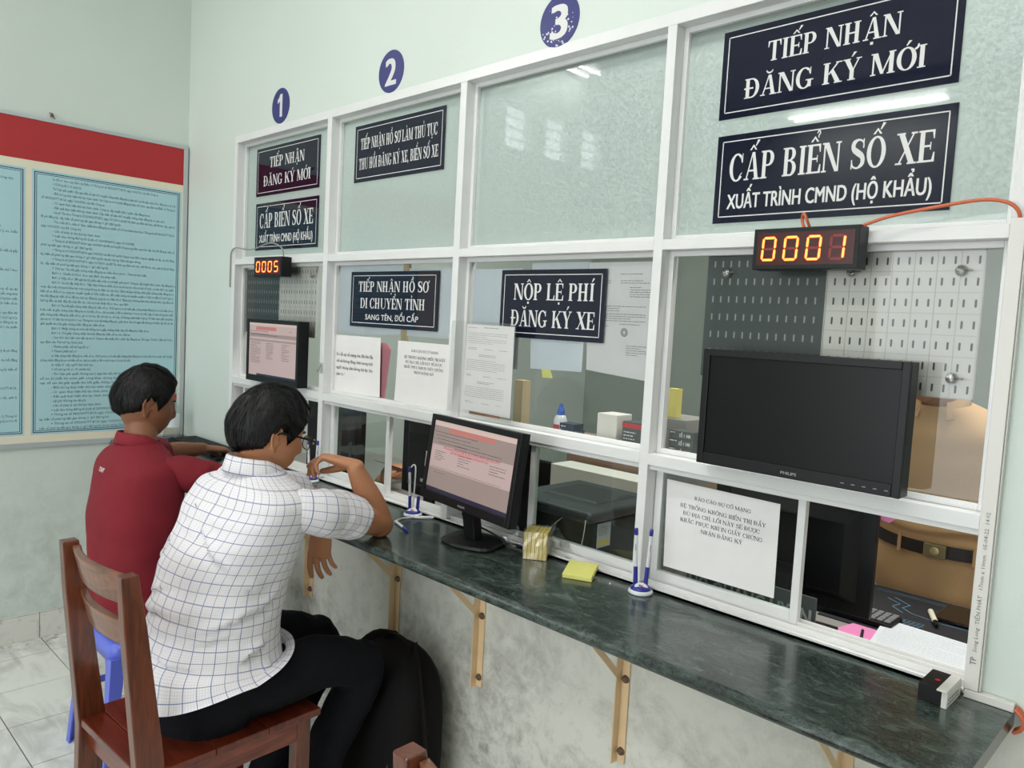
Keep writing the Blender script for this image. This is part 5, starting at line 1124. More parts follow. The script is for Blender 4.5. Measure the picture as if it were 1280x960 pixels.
b = MB(); b.box(1.500, 1.540, .30, .34, DZ, 1.348); tag(b.build('wood_post', M_WOODP), 'pale wooden post behind the handwritten form', 'post')
b = MB(); b.box(2.12, 2.15, .30, .33, 1.295, 1.378); o_ = tag(b.build('yellow_file', M_YFILE), 'upright yellow file seen blurred left of the black monitor', 'file')
b = MB(); b.box(2.08, 2.20, .28, .42, DZ, 1.294); tag(b.build('file_box', M_DESK, bevel=.002), 'grey file box under the yellow file behind the fourth window', 'box')
for k in range(4):
    z0 = 1.2085 + .0208 * k; t = thing('stamp_case', ('lowest', 'second lowest', 'second highest', 'topmost')[k] + ' of four dark stamp cases stacked left of the black monitor', 'stamp case', (2.272, .1, z0), 'stacked stamp cases')
    m = MB(); m.box(2.272 + .001 * (k % 2), 2.343, .082, .125, z0, z0 + .0200); m.build('case', M_DGREY, t, bevel=.0008)
    m = MB(); scribble(m, (2.276, .0815, z0 + .014), X, Z, .022, .001, 1, seed=k, th=.0025, fill=1); font_line(m, 'SỐ 1 38B', (2.303, .0815, z0 + .005), X, Z, .012, .033, bold=.02); m.build('print', M_SIGNW, t, recalc=False)
# nameplate on the desk behind the notice
t = thing('nameplate', 'dark nameplate with pale capitals low behind the notice in the fourth window', 'nameplate', (2.47, .125, DZ))
m = MB(); m.box(2.331, 2.668, .120, .126, .865, .952); m.build('plate', M_DGREY, t, bevel=.001); m = MB(); m.box(2.36, 2.60, .126, .160, DZ, .90); m.build('support', M_BLK, t)
m = MB(); font_line(m, 'HỒ QUANG UYỀN', (2.340, .1195, .886), X, Z, .052, .318, bold=.03, res=2); m.build('lettering', MATS['pale_grey_print'], t, recalc=False)
# desk mat and things on it
t = thing('desk_mat', 'large black desk mat with blue circuit lines behind the fourth window', 'desk mat', (2.80, .75, DZ))
m = MB(); m.box(2.50, 3.20, .56, .985, DZ + .0003, DZ + .003); m.build('mat', M_PAD, t)
m = MB(); r = random.Random(12); zz = DZ + .0034
def pl(pts, w_=.0016):
    for a, b in zip(pts, pts[1:]):
        a, b = V((*a, zz)), V((*b, zz)); d = (b - a).normalized(); n_ = V((-d.y, d.x, 0)) * w_; a, b = a - d * w_, b + d * w_; m.poly([a + n_, b + n_, b - n_, a - n_])
pl([(2.60, .90), (2.655, .86), (2.645, .82), (2.68, .79), (2.76, .77), (2.83, .775), (2.86, .74)]); pl([(2.585, .88), (2.63, .85), (2.62, .81), (2.66, .775)]); pl([(2.68, .70), (2.74, .695)], .001)
for k in range(6): pl([(2.675 + .012 * k, .72), (2.665 + .012 * k, .665)], .001)
pl([(2.675, .72), (2.735, .72)], .001); pl([(2.665, .665), (2.725, .665)], .001)
for k in range(4): pl([(2.735 + .008 * k, .66), (2.730 + .008 * k, .64)], .002)
pl([(2.53, .955), (2.75, .955)], .001); pl([(2.53, .94), (2.75, .94)], .001); pl([(2.72, .87), (2.80, .87), (2.82, .85)], .001); pl([(2.90, .95), (2.95, .9), (3.1, .9)])
stuff(m.build('circuit_line', M_PADL, t, recalc=False))
t = thing('desk_keyboard', 'grey keyboard edge beside the office monitor in the fourth window', 'keyboard', (2.60, .63, DZ))
m = MB(); m.box(2.35, 2.690, .585, .680, DZ + .0035, DZ + .020); m.build('body', M_BLKM, t, bevel=.003)
ka = None; greyk = mat('grey_key', s2l(122, 122, 124), 0.5)
for k in range(17):
    for r_ in range(4):
        x, y = 2.355 + .0195 * k, .592 + .0215 * r_
        if ka is None: m = MB(); m.box(x, x + .016, y, y + .018, DZ + .0205, DZ + .026); ka = m.build('key', greyk, t, bevel=.0015, bseg=1); kx, ky = x, y
        else: o2 = ka.copy(); COL.objects.link(o2); o2.location = (ka.location.x + x - kx, ka.location.y + y - ky, ka.location.z)
def flatpaper(cs, z, lab, m_, pr=True, name='form', cat='paper', n=0, lift=.004):
    t = thing(name, lab, cat, (cs[0][0], cs[0][1], z)); m = MB(); P = [V((a, b, z)) for a, b in cs]
    k = 8; F = [[(P[0].lerp(P[1], j / k)).lerp(P[3].lerp(P[2], j / k), i / k) + V((0, 0, lift * sin(pi * j / k) * sin(pi * i / k * .9))) for j in range(k + 1)] for i in range(k + 1)]
    m.rings(F, closed=False); m.build('sheet', m_, t, recalc=False)
    if pr:
        m = MB(); U = (P[1] - P[0]); W = (P[0] - P[3])
        wd, hg = U.length, W.length; U.normalize(); W.normalize(); scribble(m, P[0] + U * (.06 * wd) - W * (.1 * hg) + V((0, 0, lift + .0012)), U, W, wd * .86, hg * .8, 17, seed=n, th=.0009); m.build('print', M_INKG, t, recalc=False)
flatpaper([(2.600, .560), (2.700, .560), (2.730, .40), (2.560, .38)], DZ + .006, 'pink form under the white form on the desk', M_HOTP, False, n=3, lift=.001)
flatpaper([(2.651, .655), (2.905, .640), (2.955, .330), (2.700, .345)], DZ + .012, 'white printed form spread on the desk in the open fourth window', M_PAPERB, n=5)
flatpaper([(2.505, .72), (2.60, .80), (2.64, .86), (2.54, .86)], DZ + .30, 'pink sheet held beside the officer\'s waist', M_HOTP, False, name='pink_sheet') if False else None
b = MB(); b.prism([(2.690, .4145, 1.145), (2.752, .4145, 1.128), (2.715, .4145, 1.095), (2.690, .4145, 1.100)], (0, .001, 0)); tag(b.build('pink_sheet', M_HOTP), 'pink sheet stuck to the edge of the office monitor', 'paper')
t = thing('marker_pen', 'cream and black marker pen on the desk mat', 'pen', (2.75, .75, DZ)); m = MB(); a, b2 = V((2.718, .832, DZ + .012)), V((2.755, .745, DZ + .012)); m.cyl(a, b2, .0078, .0078); m.build('barrel', M_YEL if 0 else MATS['board_cream'], t); m = MB(); m.cyl(b2, b2 + (b2 - a).normalized() * .030, .0078, .004); m.build('tip', M_BLK, t)
b = MB(); b.box(2.735, 2.835, .785, .940, DZ + .0036, DZ + .014); tag(b.build('tablet', mat('glossy_black_glass', (.012, .009, .008), .08), bevel=.004), 'black glossy tablet lying on the desk mat', 'tablet')
b = MB(); b.box(2.862, 2.90, .70, .73, DZ + .0036, DZ + .022); tag(b.build('card_holder', M_TURQ, bevel=.003), 'small blue plastic holder at the right edge of the open window', 'holder')
t = thing('carton', 'small cream carton with coloured print under the office monitor', 'box', (2.69, .235, DZ)); m = MB(); m.T = Matrix.Translation((2.69, .235, DZ)) @ Matrix.Rotation(rad(-12), 4, 'Z'); m.box(-.055, .05, -.035, .03, .001, .042); m.build('carton', M_BOXW, t, bevel=.001)
m = MB(); m.T = Matrix.Translation((2.69, .235, DZ)) @ Matrix.Rotation(rad(-12), 4, 'Z'); m.box(-.05, -.01, -.0355, -.035, .012, .034); m.build('red_print', M_REDP, t); m = MB(); m.T = Matrix.Translation((2.69, .235, DZ)) @ Matrix.Rotation(rad(-12), 4, 'Z'); m.box(0, .035, -.0355, -.035, .012, .034); m.build('navy_print', M_PENB, t)
b = MB(); b.tube([(2.50, .30, .86), (2.54, .33, .80), (2.60, .30, .79), (2.66, .26, .775), (2.70, .30, .768), (2.64, .52, .768)], .004, 8); tag(b.build('cable', M_CABLEB, smooth=True), 'black cable trailing from the office monitor in the fourth window', 'cable')
b = MB(); b.tube([(1.40, .16, .765), (1.41, .15, .775), (1.42, .15, .790), (1.43, .16, .775), (1.44, .18, .766)], .005, 8); tag(b.build('cable', M_CABLEB, smooth=True), 'black cable bundle behind the open part of the second window', 'cable')
r = random.Random(9)
for k, (x, y, s_, lab, mm) in enumerate(((2.47, .22, .045, 'crumpled white paper slip left of the cream carton', M_PAPER), (2.56, .235, .035, 'folded white slip behind the cream carton', M_PAPERB), (1.30, .40, .04, 'white slip among cables behind the second window', M_PAPER), (1.38, .45, .035, 'small yellow slip among cables behind the second window', M_YEL))):
    b = MB(); zt = DZ + .001
    b.add([V((x - s_, y - s_ * .6, zt)), V((x + s_, y - s_ * .5, zt)), V((x + s_ * 1.1, y + s_ * .6, zt + .004)), V((x - s_ * .9, y + s_ * .5, zt)), V((x, y, zt + .03))], [(0, 1, 4), (1, 2, 4), (2, 3, 4), (3, 0, 4), (0, 3, 2, 1)]); tag(b.build('paper_slip', mm), lab, 'paper')
t = thing('office_phone', 'grey desk phone behind the closed pane of the second window', 'phone', (.85, .17, DZ)); m = MB(); m.box(.80, .90, .13, .20, DZ, .82); m.build('body', M_PRN, t, bevel=.008); m = MB(); m.tube([(.79, .15, .828), (.81, .15, .838), (.89, .15, .838), (.91, .15, .828)], .012, 10); m.build('handset', M_PRN, t, smooth=True)
b = MB(); b.T = Matrix.Translation((1.175, .212, 1.02)) @ Matrix.Rotation(rad(-4), 4, 'Z') @ Matrix.Rotation(rad(6), 4, 'Y'); b.box(-.034, .034, -.0006, 0, -.030, .028); tag(b.build('sticky_note', M_PAPER), 'white sticky note on the back of the monitor in the second window', 'note')
# twin fluorescent fittings; the last two are added for their light
for k, (c, along, l_, lab) in enumerate([(c_, al_, 1.2, lb_) for (c_, al_), lb_ in zip(TUBES, ('twin tube light near the left wall, mirrored in the third window', 'twin tube light across the room, mirrored in the fourth window', 'added unseen twin tube light above the near end of the counter', 'added unseen twin tube light above the seated men'))]):
    t = thing('tube_light', lab, 'ceiling light', (c[0], c[1], c[2]), 'twin tube lights'); bx_ = lambda m, l0, w0, z0, z1: m.box(c[0] - (l0 if along == 'x' else w0), c[0] + (l0 if along == 'x' else w0), c[1] - (w0 if along == 'x' else l0), c[1] + (w0 if along == 'x' else l0), z0, z1)
    m = MB(); bx_(m, l_ / 2 + .02, .085, c[2] + .03, ZC); m.build('housing', M_PENW, t, bevel=.004)
    for s in (-.055, .055):
        m = MB(); d = V((l_ / 2, 0, 0)) if along == 'x' else V((0, l_ / 2, 0)); o_ = V((0, s, 0)) if along == 'x' else V((s, 0, 0)); m.cyl(V(c) + o_ - d, V(c) + o_ + d, .014, .014, 14); m.build('tube', M_TUBE, t)
#@@PEOPLE
# ------------------------------------------------------------------ people
def sgn_pow(v, e): return (abs(v) ** e) * (1 if v >= 0 else -1)
def head_pt(d):
    x, y, z = d; p = V((x * .077, y * .098, z * .121))
    if z < 0:
        t = -z; p.x *= 1 - .34 * t ** 1.4
        p.y *= (1 - .06 * t) if y > 0 else (1 - .42 * t)
        if y > 0: p.y += .010 * t
    else: p.x *= 1 - .06 * z * z
    if y > 0:
        zz = p.z; f = min(1, y * 1.6)
        p.y -= .006 * f * (1 - abs(x)) if abs(zz) < .05 else 0
        g = lambda a, s: math.exp(-(a / s) ** 2)
        nose = g(p.x, .0115) * (max(0, 1 - abs((zz + .030) / .020)) ** .8 if zz < -.030 else max(0, 1 - (zz + .030) / .056))
        p.y += .024 * nose * f
        p.y += .005 * g(p.x, .030) * g(zz + .062, .010) * f - .004 * g(p.x, .020) * g(zz + .064, .0025) * f
        p.y += .007 * g(p.x, .022) * g(zz + .104, .016) * f
        p.y += .005 * g(zz - .030, .010) * g(abs(p.x) - .028, .022) * f
        p.y -= .009 * g(zz - .010, .012) * g(abs(p.x) - .031, .013) * f
        p.y += .004 * g(zz + .022, .018) * g(abs(p.x) - .045, .016) * f
    return p
def head_rings(fn, n=56, k=34):
    R = []
    for i in range(k + 1):
        a = -pi / 2 + pi * (.015 + .97 * i / k); R.append([fn(V((cos(a) * sin(2 * pi * j / n), cos(a) * cos(2 * pi * j / n), sin(a)))) for j in range(n)])
    return R
def hand_parts(mb, wr, D, Nn, curls, side, s=1.0, thumb=None, spread=.05):
    """wr wrist, D towards the fingers, Nn out of the back of the hand, side +1/-1: which way the thumb points along D x Nn"""
    wr, D, Nn = V(wr), V(D).normalized(), V(Nn); Nn = (Nn - D * Nn.dot(D)).normalized(); A = D.cross(Nn) * side
    L_ = .094 * s
    P = [wr - D * .008, wr + D * .006, wr + D * .03 * s, wr + D * .065 * s, wr + D * L_]
    mb.tube(P, [(.019 * s, .0240 * s), (.0190 * s, .0265 * s), (.017 * s, .034 * s), (.0150 * s, .0395 * s), (.0115 * s, .0385 * s)], 18, ref=Nn, sub=3)
    lens = (.070, .078, .072, .056); offs = (.030, .010, -.010, -.0285); rr = (.0086, .0088, .0082, .0072)
    for i in range(4):
        base = wr + D * (L_ - .012 - (.004 if i == 3 else 0)) + A * (offs[i] * s); d = (D + A * (spread * (1.5 - i))).normalized(); pts = [base, base + d * .012]; rad_ = [rr[i] * s * 1.08] * 2; cur = curls[i]
        for k, (c, f) in enumerate(zip(cur, (.46, .30, .24))):
            ax = d.cross(-Nn).normalized() if k == 0 else ax
            d = (Matrix.Rotation(rad(c), 3, ax) @ d).normalized()
            pts.append(pts[-1] + d * (lens[i] * f * s)); rad_.append(rr[i] * s * (1, .93, .80)[k])
        mb.tube(pts, rad_, 12, sub=3)
    th = thumb or (.75, .55, -.30); b0 = wr + D * (.022 * s) + A * (.020 * s) - Nn * .004
    d = (D * th[0] + A * th[1] + Nn * th[2]).normalized(); d2 = (D * (th[0] + .5) + A * (th[1] - .35) + Nn * (th[2] - .12)).normalized()
    mb.tube([b0, b0 + d * .034 * s, b0 + d * .048 * s + d2 * .014 * s, b0 + d * .048 * s + d2 * .040 * s], [.0145 * s, .0125 * s, .0108 * s, .0088 * s], 12, sub=3)
def limb(mb, pts, rads, n=20): mb.tube(pts, rads, n, sub=6)
def torso_loft(mb, S, n=108, k=70, wr=None, hem=None, open_bottom=True, uv0=0.0):
    """S: stations (centre, half width, half depth, exponent); right vector and forward vector are interpolated too"""
    P = [V(s[0]) for s in S]; Q = [(s[1], s[2], s[3], s[4]) for s in S]; sub = max(2, k // (len(S) - 1))
    PP, QQ = spline(P, Q, sub); R, UV_ = [], []; vlen = 0; girth = 2 * pi * .16
    for i, p in enumerate(PP):
        if i: vlen += (p - PP[i - 1]).length
        a, b, e_, tw = QQ[i]; tw -= 1.0; r_ = V((cos(tw), sin(tw), 0)); d = (PP[min(i + 1, len(PP) - 1)] - PP[max(i - 1, 0)]).normalized(); up = Z
        f_ = V((-sin(tw), cos(tw), 0)); f_ = (f_ - d * (f_.dot(d)) * .35).normalized()
        row, ur = [], []
        for j in range(n + 1):
            t = 2 * pi * j / n + pi / 2; ca, sa = cos(t), sin(t)
            q = p + r_ * (a * sgn_pow(ca, e_)) + f_ * (b * sgn_pow(sa, e_))
            nn = (r_ * ca / max(a, .01) + f_ * sa / max(b, .01)).normalized()
            if wr: q = q + nn * wr(q, i / (len(PP) - 1), t)
            if hem: q = q + Z * hem(t) * max(0, 1 - i / (len(PP) * .16))
            row.append(q); ur.append((uv0 + girth * j / n, vlen))
        R.append(row[:-1]); UV_.append(ur)
    # turn the hem inwards
    mb.rings(R, uvs=UV_, cap0=False, cap1=False)
def sleeve(mb, pts, rads, n=44, sub=9, ref=None, wr=None, uv0=.3):
    P, Q = spline([V(p) for p in pts], rads, sub); R = sweep(P, Q, n, ref); v = 0; UV_ = []
    for i, row in enumerate(R):
        if i: v += (P[i] - P[i - 1]).length
        if wr: R[i] = [q + (q - P[i]).normalized() * wr(q, i / (len(R) - 1), 0) for q in row]
        UV_.append([(uv0 + 2 * pi * .075 * j / n, v) for j in range(n + 1)])
    c = P[-1]; d = (P[-1] - P[-2]).normalized()
    R += [[c + (q - c) * .96 - d * .002 for q in R[-1]], [c + (q - c) * .93 - d * .03 for q in R[-1]]]; UV_ += [UV_[-1], UV_[-1]]
    mb.rings(R, uvs=UV_, cap0=False, cap1=False)
def remesh(o, vox, it=3, f=.5):
    r_ = o.modifiers.new('one_surface', 'REMESH'); r_.mode = 'VOXEL'; r_.voxel_size = vox; r_.use_smooth_shade = True
    s = o.modifiers.new('smooth', 'SMOOTH'); s.factor = f; s.iterations = it
def make_hair(H, seed, top=.020, side=.008, line=None, n_str=900):
    """short straight black hair: a close cap plus locks combed out from the crown"""
    mb = MB(); r = random.Random(seed)
    def cover(d):
        x, y, z = d; az = math.atan2(abs(x), y)     # 0 front .. pi back
        if az < .55: edge = .50
        elif az < 1.0: edge = .50 - (az - .55) * .80
        elif az < 1.28: edge = .14 - (az - 1.0) * .9
        elif az < 1.40: edge = -.11 + (az - 1.28) * 2.2
        elif az < 1.62: edge = .155
        elif az < 1.95: edge = .155 - (az - 1.62) * 1.35
        else: edge = -.29 - (az - 1.95) * .22
        if line: edge = line(az, edge)
        return min(1, max(0, (z - edge) / .22))
    def surf(d, lift=0, c=None):
        c = cover(d) if c is None else c; th = side + (top - side) * max(0, d.z) ** .6 + max(0, -d.y) * (1 - max(0, d.z)) * .007
        nz = noise.noise(V((d.x * 7 + seed, d.y * 7, d.z * 4))) * .0035
        return head_pt(d) + V(d) * (-.007 * (1 - c) ** 2 + (th + nz) * min(1, c * 1.25) + lift)
    mb.rings(head_rings(lambda d: H @ surf(d), 96, 64))
    crown = V((.10, -.42, .90)).normalized()
    for k in range(n_str * 4):
        for _ in range(30):
            a, u = r.uniform(0, 2 * pi), r.uniform(-.5, 1); d = V((sqrt(1 - u * u) * sin(a), sqrt(1 - u * u) * cos(a), u))
            if cover(d) > .16: break
        p0 = r.uniform(-.0022, .0008); ln = r.uniform(.18, .34) * (1 if d.z > 0 else .55); w_ = r.uniform(.0007, .0016); jit = V((r.uniform(-.4, .4), r.uniform(-.4, .4), r.uniform(-.3, .3))); wild = r.random() < .05; P = []
        for i in range(5):
            fl = d - crown; fl = fl - d * fl.dot(d); fl = (fl.normalized() if fl.length > .03 else V((.3, 1, 0))) + jit * .5
            if d.y > .2 and d.z > .3: fl += V((.25, .5, 0))
            fl = (fl - d * fl.dot(d)).normalized()
            c = max(cover(d), .12); P.append((surf(d, p0 + (.0016 + .0022 * sin(i / 4 * pi) if not wild else .0016 * i + .001), c), fl.cross(d).normalized()))
            d2_ = (d + fl * ln / 4).normalized(); d = d2_ if cover(d2_) > .04 else d
        vs = []
        for i, (p, sd) in enumerate(P):
            q = w_ * (1, 1, .9, .6, .12)[i]; vs += [H @ (p - sd * q), H @ (p + sd * q)]
        mb.add(vs, [(2 * i, 2 * i + 1, 2 * i + 3, 2 * i + 2) for i in range(4)])
    return mb
def make_head(body, H, t, skin_eye=True):
    R = head_rings(lambda d: H @ head_pt(d)); body.rings(R)
    for s in (-1, 1):
        c = lambda y, z, x=.0: H @ V((s * (.0735 + x), y, z))
        rim = [c(-.004, -.034, .002), c(-.012, -.026, .008), c(-.022, -.008, .014), c(-.026, .012, .016), (c(-.020, .028, .014)), c(-.008, .034, .010), c(.002, .026, .006), c(.004, .012, .003)]
        body.tube(rim, [.0042, .0046, .0038, .0038, .0038, .0038, .0036, .0034], 10, sub=4)
        body.tube([c(-.006, -.030, .002), c(-.012, -.010, .006), c(-.014, .012, .008), c(-.010, .026, .006)], [(.0050, .0050), (.0035, .0105), (.0032, .0115), (.003, .006)], 12, sub=4, ref=(H.to_3x3() @ V((1, 0, 0))))
        body.tube([c(.0, .002, .001), c(.002, -.006, .004), c(-.001, -.013, .003)], [.003, .0038, .003], 8, sub=3)
        m = MB(); m.lathe(H @ V((s * .031, .0690, .008)), [(0, -.011), (.006, -.0095), (.0095, -.005), (.011, 0), (.0095, .0055), (.006, .0092), (0, .011)], 16); e_ = m.build('eye', M_EYEW, t, smooth=True)
        m = MB(); m.lathe(H @ V((s * .031, .0788, .008)), [(0, 0.0018), (.003, .0014), (.0048, .0)], 14, H.to_3x3() @ V((0, 1, 0))); m.build('iris', M_EYEB, e_)
        m = MB(); m.tube([H @ V((s * .016, .0915, .027)), H @ V((s * .031, .0885, .031)), H @ V((s * .045, .0785, .028))], [(.002, .003), (.0025, .004), (.001, .002)], 8, sub=4); m.build('eyebrow', M_HAIR, t, smooth=True)
def HM(c, yaw, pitch, roll=0): return Matrix.Translation(c) @ Matrix.Rotation(yaw, 4, 'Z') @ Matrix.Rotation(pitch, 4, 'X') @ Matrix.Rotation(roll, 4, 'Y')

# --- the man in the checked shirt, seated on the wooden chair, leaning to the glass
person1 = thing('person', 'seated man in a white checked shirt and glasses, elbow on the counter', 'person', (1.39, -.68, .45))
P1 = dict(lsh=V((1.235, -.560, 1.035)), rsh=V((1.585, -.560, 1.030)), lel=V((1.180, -.300, .945)), lwr=V((1.385, -.372, .925)), rel=V((1.530, -.272, .938)), rwr=V((1.528, -.362, 1.108)), neck=V((1.405, -.605, 1.085)))
H1 = HM((1.410, -.570, 1.200), rad(-6), rad(-14), rad(4))
bd = MB(); make_head(bd, H1, person1)
bd.tube([V((1.40, -.66, .98)), P1['neck'], V((1.410, -.585, 1.14)), V((1.415, -.572, 1.20))], [.062, .060, .056, .055], 24, sub=5)
bd.tube([V((1.385, -.70, .50)), V((1.38, -.71, .66)), V((1.385, -.68, .84)), V((1.40, -.63, .98)), V((1.405, -.61, 1.05))], [(.15, .10), (.145, .10), (.155, .10), (.165, .085), (.07, .06)], 32, sub=5, ref=(1, 0, 0))
for sh, el, wr, s in ((P1['lsh'], P1['lel'], P1['lwr'], -1), (P1['rsh'], P1['rel'], P1['rwr'], 1)):
    limb(bd, [sh + V((-s * .03, -.01, -.03)), sh.lerp(el, .4) + V((0, 0, -.006)), sh.lerp(el, .62), el], [(.036, .036), (.044, .045), (.046, .048), (.041, .042)]); limb(bd, [el + (el - wr).normalized() * .008, el.lerp(wr, .3), el.lerp(wr, .7), wr], [(.040, .041), (.041, .043), (.032, .034), (.024, .0275)])
hand_parts(bd, P1['rwr'] + V((0, 0, .006)), V((-.66, -.48, .16)), V((-.05, .20, .97)), [(26, 18, 10), (40, 30, 20), (54, 38, 26), (62, 44, 30)], 1 if True else -1, thumb=(.95, .22, -.55), s=.98)
hand_parts(bd, P1['lwr'] + V((.006, -.006, -.004)), V((.25, -.20, -.90)), V((.35, -.86, .30)), [(16, 14, 8), (20, 20, 12), (24, 22, 14), (26, 24, 16)], 1, thumb=(.85, .45, -.35), spread=.10)
for s, kx, fx in ((-1, 1.245, 1.235), (1, 1.492, 1.455)):
    limb(bd, [(1.38 + s * .085, -.68, .525), (kx - .01 * s, -.45, .535), (kx, -.288, .495)], [.062, .052, .042]); limb(bd, [(kx, -.288, .495), (fx, -.37, .28), (fx, -.45, .09)], [.042, .042, .034]); limb(bd, [(fx, -.47, .05), (fx, -.41, .045), (fx, -.32, .030)], [(.030, .036), (.028, .036), (.018, .032)])
o = bd.build('body', M_SKIN1, person1, smooth=True); remesh(o, .0036, 2)
make_hair(H1, 3, top=.024, side=.010, n_str=1800).build('hair', M_HAIR, person1, smooth=True, recalc=False)
# trousers
tr = MB(); tr.tube([(1.385, -.735, .470), (1.385, -.71, .55), (1.382, -.70, .66)], [(.165, .125), (.185, .135), (.170, .125)], 32, sub=5, ref=(1, 0, 0))
for s, kx, fx in ((-1, 1.245, 1.235), (1, 1.492, 1.455)):
    limb(tr, [(1.385 + s * .085, -.72, .530), (1.385 + s * .100, -.58, .536), (kx - .005 * s, -.42, .540), (kx, -.300, .500)], [(.092, .084), (.092, .084), (.080, .075), (.066, .064)])
    limb(tr, [(kx, -.287, .505), (kx - .01 * s, -.285, .44), (fx, -.37, .26), (fx, -.455, .075)], [(.064, .064), (.068, .066), (.064, .062), (.058, .060)])
o = tr.build('trousers', M_TROU, person1, smooth=True); remesh(o, .008, 3)
dp = o.modifiers.new('folds', 'DISPLACE'); tx = bpy.data.textures.new('cloth_folds', 'CLOUDS'); tx.noise_scale = .06; dp.texture = tx; dp.strength = .012; dp.mid_level = .5
for s, fx in ((-1, 1.235), (1, 1.455)):
    m = MB(); m.rings([[V((fx + a * q * cos(t_), -.405 + dy + b * q * sin(t_), z)) for t_ in [2 * pi * k / 24 for k in range(24)]] for a, b, q, dy, z in ((.046, .130, 1, 0, .0), (.049, .134, 1, 0, .012), (.047, .130, 1, 0, .03), (.043, .105, 1, -.020, .065), (.038, .060, 1, -.055, .095))]); m.build('shoe', M_SHOE, person1, smooth=True)
# shirt
def fold(q, c, d, w_, ln, amp):
    """one soft crease centred at c running along d"""
    r_ = V(q) - V(c); d = V(d).normalized(); al = r_.dot(d); pr = (r_ - d * al).length
    sgn = 1 if (r_ - d * al).z > 0 else -1
    x = sgn * pr / w_ + .5 * noise.noise(V(q) * 12)
    return amp * math.exp(-(al / ln) ** 2) * x * math.exp(-x * x) * 1.6
F1 = [((1.22, -.80, .93), (.8, .1, .35), .016, .10, .011), ((1.36, -.80, .955), (.9, 0, -.1), .014, .12, .008), ((1.50, -.76, .93), (.7, .2, -.5), .015, .08, .012), ((1.54, -.70, .88), (.55, .3, -.8), .014, .09, .012), ((1.46, -.79, 1.00), (.9, .1, .2), .013, .09, .008), ((1.27, -.77, 1.01), (.8, -.1, -.3), .013, .08, .009),
      ((1.30, -.84, .74), (.9, 0, .12), .018, .16, .010), ((1.38, -.85, .66), (1, .05, -.08), .017, .18, .010), ((1.50, -.80, .70), (.8, .4, .25), .015, .12, .012), ((1.57, -.70, .66), (.35, .8, .45), .013, .12, .015), ((1.59, -.66, .61), (.3, .8, .5), .012, .11, .016), ((1.56, -.72, .76), (.3, .8, .3), .014, .10, .012),
      ((1.57, -.62, .80), (.2, .8, .55), .014, .09, .011), ((1.25, -.80, .86), (.5, 0, .9), .018, .10, .009), ((1.34, -.845, .80), (.9, 0, .3), .016, .12, .007)]
def wr1(q, v, t):
    w_ = noise.noise(V((q.x * 5, q.y * 5, q.z * 11 + 2))) * .008 + noise.noise(V((q.x * 10 + 3, q.y * 10, q.z * 24))) * .0045
    return w_ + sum(fold(q, *f) for f in F1)
sh = MB()
torso_loft(sh, [((1.404, -.712, .552), .236, .205, .94, 1.05), ((1.400, -.715, .600), .214, .186, .92, 1.05), ((1.392, -.705, .650), .196, .168, .92, 1.05), ((1.388, -.695, .73), .186, .158, .92, 1.05), ((1.388, -.678, .82), .188, .150, .90, 1.05), ((1.396, -.655, .90), .200, .142, .86, 1.06), ((1.402, -.635, .965), .212, .128, .80, 1.06), ((1.407, -.620, 1.015), .214, .116, .76, 1.06), ((1.408, -.612, 1.062), .196, .098, .76, 1.06), ((1.410, -.606, 1.090), .125, .078, .9, 1.06), ((1.411, -.603, 1.110), .080, .070, 1.0, 1.06)],
    wr=wr1, hem=lambda t: -.012 * max(0, -sin(t)) ** 1.5 + .055 * abs(cos(t)) ** 2 + .075 * max(0, sin(t)), n=140, k=90)
so = sh.build('shirt', M_PLAID, person1, smooth=True, recalc=True)
def wsl(q, v, t): return (noise.noise(V((q.x * 14, q.y * 14, q.z * 14))) * .007 + noise.noise(V((q.x * 26, q.y * 26, q.z * 26))) * .004 + .0035 * sin(v * 30 + 4 * noise.noise(V(q) * 9)) * (1 - v)) * (.3 + v)
m = MB(); r0, e0 = P1['rsh'], P1['rel']; sleeve(m, [r0 + V((-.075, -.022, -.022)), r0 + V((-.022, -.006, -.010)), r0.lerp(e0, .22) + V((.002, 0, -.004)), r0.lerp(e0, .42), r0.lerp(e0, .64) + V((0, 0, -.002))], [(.034, .040), (.053, .057), (.064, .069), (.064, .071), (.064, .073)], ref=(0, 0, 1), wr=wsl); m.build('sleeve', M_PLAID, so, smooth=True)
m = MB(); r0, e0 = P1['lsh'], P1['lel']; sleeve(m, [r0 + V((.055, -.015, -.006)), r0 + V((.012, -.004, 0)), r0.lerp(e0, .30), r0.lerp(e0, .55), r0.lerp(e0, .80)], [(.052, .062), (.066, .074), (.068, .072), (.066, .072), (.068, .076)], ref=(0, 0, 1), wr=wsl); m.build('sleeve', M_PLAID, so, smooth=True)
